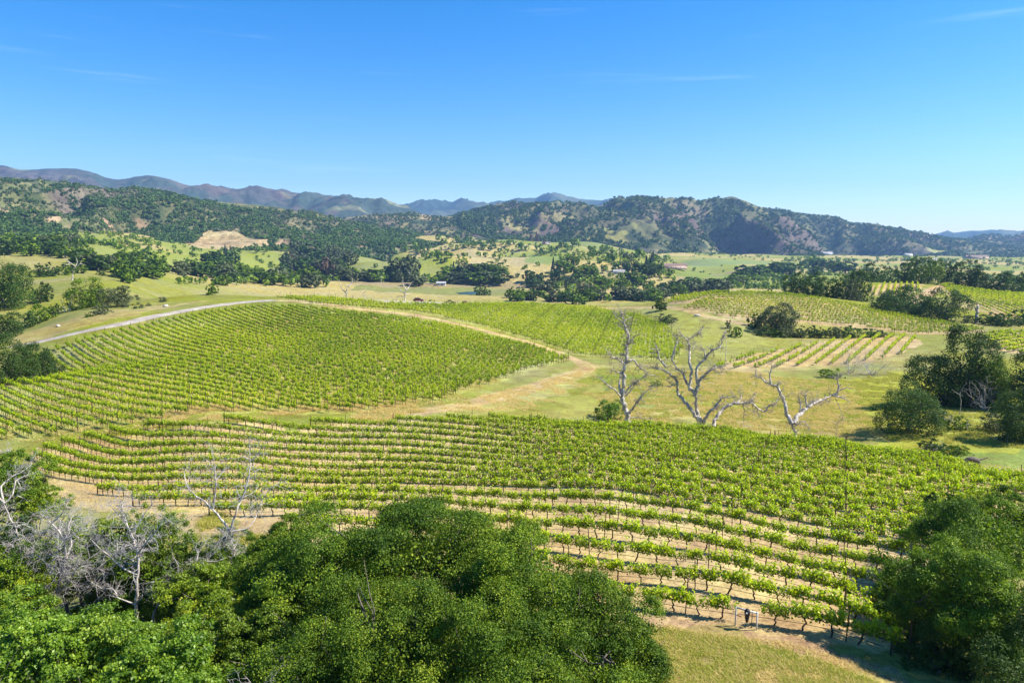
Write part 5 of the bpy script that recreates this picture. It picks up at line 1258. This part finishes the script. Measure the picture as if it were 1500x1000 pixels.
def rock(u, v, w, label, seed, mat='rock', Y=None, name='boulder'):
    x, y, z = hit(u, v, 30, 400) if Y is None else (ray(u, v)[0]*Y, Y, float(gz(ray(u, v)[0]*Y, Y)))
    r = np.random.default_rng(seed); n, k = 14, 9; V = []
    for i in range(k):
        for j in range(n):
            th, ph = pi*i/(k-1), 2*pi*j/n; d = np.array((sin(th)*cos(ph), sin(th)*sin(ph), cos(th)))
            V.append(d*(1 + .5*(fbm(np.array([d[0]*1.6+seed]), np.array([d[1]*1.6+d[2]*2.1]), seed, 3)[0]-.5))*np.array((w/2, w*.38, w*.32)))
    mb = MB(); mb.add(V, [[i*n+j, (i+1)*n+j, (i+1)*n+(j+1) % n, i*n+(j+1) % n] for i in range(k-1) for j in range(n)])
    o = mb.obj(name, M[mat], None, True); o.location = (x, y, z + w*.16); o.rotation_euler.z = seed
    tag(o, label, 'rock' if mat == 'rock' else 'log')
rock(577, 660, .8, 'pale boulder lying between the vine rows', 2)
rock(243, 449.5, 1.9, 'pale boulder on the grass beside the gravel road', 4)
rock(86, 484, 1.6, 'small pale boulder above the gravel road', 5, Y=222)
x, y, z = wh(1424, 676, 20, 12, 91)[:3]
mb = MB(); tube(mb, [(-.7,.2,.3),(-.5,.1,.55),(0,0,.72),(.5,-.1,.62),(.85,-.2,.3)], [.35,.42,.4,.36,.25], 9); tube(mb, [(.5,0,.5),(1.5,.3,.6),(2.3,.2,.9)], [.13,.1,.05], 6)
o = mb.obj('fallen_log', M['bark'], None, True); o.location = (x, y, z); tag(o, 'brown arched fallen log at the far edge of the vines', 'log')
# pond
c = [hit(u, v, 500)[:2] for u, v in [(668,429),(684,427.5),(700,428),(704,430),(690,431.5),(674,431)]]
zc = max(float(gz(a, b)) for a, b in c) + .25
mb = MB(); n = len(c); mb.add([(a, b, zc) for a, b in c], [[0, i, i+1] for i in range(1, n-1)]); tag(mb.obj('pond', M['water']), kind='structure')
# ------------------------------------------------------------------ grass
def tuft(n, h, seed, spread=.12, w=.03):
    r = np.random.default_rng(seed); mb = MB()
    for _ in range(n):
        b = r.normal(size=3)*spread; b[2] = -.02; d = np.array((r.normal()*1.0, r.normal()*1.0, .9))*h*.75*r.uniform(.5, 1.2); s = unit(np.array((r.normal(), r.normal(), 0)))*w
        mb.add([b-s, b+s, b+d*.6+s*.6+d*.02, b+d], [[0,1,2,3]], r.random())
    return mb.arrays()
GR = MB(); ST = MB()
def sow(mb, px, n, h, seed, ymin, ymax, w=.03, nb=7, ylim=None):
    poly = wpoly(px, ymin, ymax); r = np.random.default_rng(seed); q = np.array(poly)
    X = r.uniform(q[:, 0].min(), q[:, 0].max(), n*4); Y = r.uniform(q[:, 1].min(), q[:, 1].max(), n*4)
    jj = .5*h/.4 if h < .25 else 9.0
    k = inpoly(X + (fbm(X/jj/1.3, Y/jj/1.3, 61, 2)-.5)*jj*2.2, Y + (fbm(X/jj/1.3, Y/jj/1.3, 67, 2)-.5)*jj*2.2, poly) & (fbm(X/2.2, Y/2.2, seed, 3) > (.44 if h > .25 else .34)); X, Y = X[k][:n], Y[k][:n]
    for i in range(4):
        sl = slice(i, None, 4); addbulk(mb, tuft(nb, h, seed+i, h*.5, w), X[sl], Y[sl], gz(X[sl], Y[sl]), r.random(len(X[sl]))*6.28, r.uniform(.5, 1.3, len(X[sl])))
sow(GR, [(940,915),(1090,938),(1320,1010),(1320,1100),(900,1100)], 16000, .2, 3, 22, 60, .018)
sow(ST, [(940,912),(1090,932),(1320,990),(1320,1060),(900,1060)], 7000, .18, 5, 22, 60, .018)
sow(ST, [(40,672),(110,695),(200,738),(430,775),(420,800),(180,765),(60,740)], 3000, .3, 7, 40, 112, .025)
sow(GR, [(280,745),(330,765),(420,770),(420,790),(260,790)], 1200, .5, 9, 40, 90, .03)
sow(GR, [(1230,560),(1300,545),(1420,590),(1500,590),(1500,700),(1400,672),(1280,658),(1240,640)], 16000, .4, 11, 95, 220, .05)
sow(ST, [(870,560),(1000,545),(1120,548),(1240,560),(1260,645),(1100,625),(860,615)], 20000, .42, 13, 100, 220, .05)
sow(GR, [(870,550),(1000,545),(1220,560),(1240,645),(1100,622),(860,612)], 14000, .4, 15, 100, 220, .05)
sow(ST, [(640,600),(720,582),(800,560),(850,540),(860,548),(800,585),(720,606)], 5000, .45, 17, 100, 230, .05)
sow(ST, [(120,628),(250,608),(420,599),(640,586),(640,600),(420,612),(250,622),(120,640)], 9000, .6, 19, 90, 135, .04)
sow(ST, [(0,600),(60,590),(400,450),(800,515),(640,590),(420,602),(120,632),(0,648)], 26000, .4, 21, 105, 310, .06)
sow(GR, [(0,600),(60,590),(400,450),(800,515),(640,590),(420,602),(120,632),(0,648)], 22000, .35, 23, 105, 310, .06)
tag(GR.obj('grass', M['grass']), 'green grass growing on the slopes and between the rows', 'grass', None, 'stuff')
tag(ST.obj('dry_grass', M['straw']), 'dry straw coloured grass on the slopes and field edges', 'grass', None, 'stuff')
# ------------------------------------------------------------------ air, sky, sun, camera
mb = MB(); box(mb, (0, 5000, 420), (19000, 11200, 1020)); hz = mb.obj('haze', [])
hm, nt, out = newmat('hazy_air'); pv_ = nd(nt, 'ShaderNodeVolumePrincipled'); pv_.inputs['Color'].default_value = (.32, .58, 1, 1); pv_.inputs['Density'].default_value = 7.2e-5; pv_.inputs['Anisotropy'].default_value = .2
nt.links.new(pv_.outputs[0], out.inputs['Volume']); hz.data.materials.append(hm); tag(hz, kind='stuff')
SUN_EL, SUN_AZ = radians(46), radians(91)      # azimuth clockwise from the view direction (+Y)
w = bpy.data.worlds.new('World'); SC.world = w; w.use_nodes = True; nt = w.node_tree; nt.nodes.clear()
sky = nd(nt, 'ShaderNodeTexSky', sky_type='NISHITA'); sky.sun_disc = False; sky.sun_elevation = SUN_EL; sky.sun_rotation = SUN_AZ
sky.altitude = 200; sky.air_density = 1.0; sky.dust_density = .25; sky.ozone_density = 4.0
bg = nd(nt, 'ShaderNodeBackground'); bg.inputs['Strength'].default_value = .094
ow = nd(nt, 'ShaderNodeOutputWorld'); hsv = nd(nt, 'ShaderNodeHueSaturation'); hsv.inputs['Saturation'].default_value = 1.45; hsv.inputs['Hue'].default_value = .506; nt.links.new(sky.outputs[0], hsv.inputs['Color']); 
geo = nd(nt, 'ShaderNodeTexCoord'); mpp = nd(nt, 'ShaderNodeMapping'); mpp.inputs['Scale'].default_value = (1.6, 1.2, 26); mpp.inputs['Rotation'].default_value = (0, .1, .3)
nt.links.new(geo.outputs['Generated'], mpp.inputs[0]); cn = nd(nt, 'ShaderNodeTexNoise', i_Scale=1.7, i_Detail=7.0, i_Roughness=.62); nt.links.new(mpp.outputs[0], cn.inputs['Vector'])
cr = nd(nt, 'ShaderNodeMapRange', interpolation_type='SMOOTHSTEP'); cr.inputs['From Min'].default_value = .56; cr.inputs['From Max'].default_value = .8; cr.inputs['To Max'].default_value = .13
nt.links.new(cn.outputs[0], cr.inputs['Value']); cm = nd(nt, 'ShaderNodeMix', data_type='RGBA'); nt.links.new(cr.outputs[0], cm.inputs[0]); nt.links.new(hsv.outputs[0], cm.inputs[6]); cm.inputs[7].default_value = (7.5, 8.2, 9.0, 1)
nt.links.new(cm.outputs[2], bg.inputs['Color']); nt.links.new(bg.outputs[0], ow.inputs['Surface'])
sd = bpy.data.lights.new('sun', 'SUN'); sd.energy = 5.0; sd.angle = radians(.53); sd.color = (1, .95, .86)
so = bpy.data.objects.new('sun', sd); COL.objects.link(so)
from mathutils import Vector
dirv = Vector((sin(SUN_AZ)*cos(SUN_EL), cos(SUN_AZ)*cos(SUN_EL), sin(SUN_EL)))
so.rotation_euler = (-dirv).to_track_quat('-Z', 'Y').to_euler()
cd = bpy.data.cameras.new('camera'); cam = bpy.data.objects.new('camera', cd); COL.objects.link(cam); SC.camera = cam
cd.sensor_width = 36; cd.lens = 24; cd.clip_start = .5; cd.clip_end = 30000
cam.location = (0, 0, H); cam.rotation_euler = (pi/2 - PIT, 0, 0)
SC.view_settings.view_transform = 'Standard'; SC.view_settings.look = 'None'; SC.view_settings.exposure = 1.12; SC.view_settings.gamma = 1
SC.render.engine = 'CYCLES'; SC.cycles.max_bounces = 6; SC.cycles.diffuse_bounces = 3; SC.cycles.transmission_bounces = 4; SC.cycles.volume_bounces = 0; SC.cycles.use_denoising = True
print('objects', len(SC.objects), 'faces', sum(len(o.data.polygons) for o in SC.objects if o.type == 'MESH'))
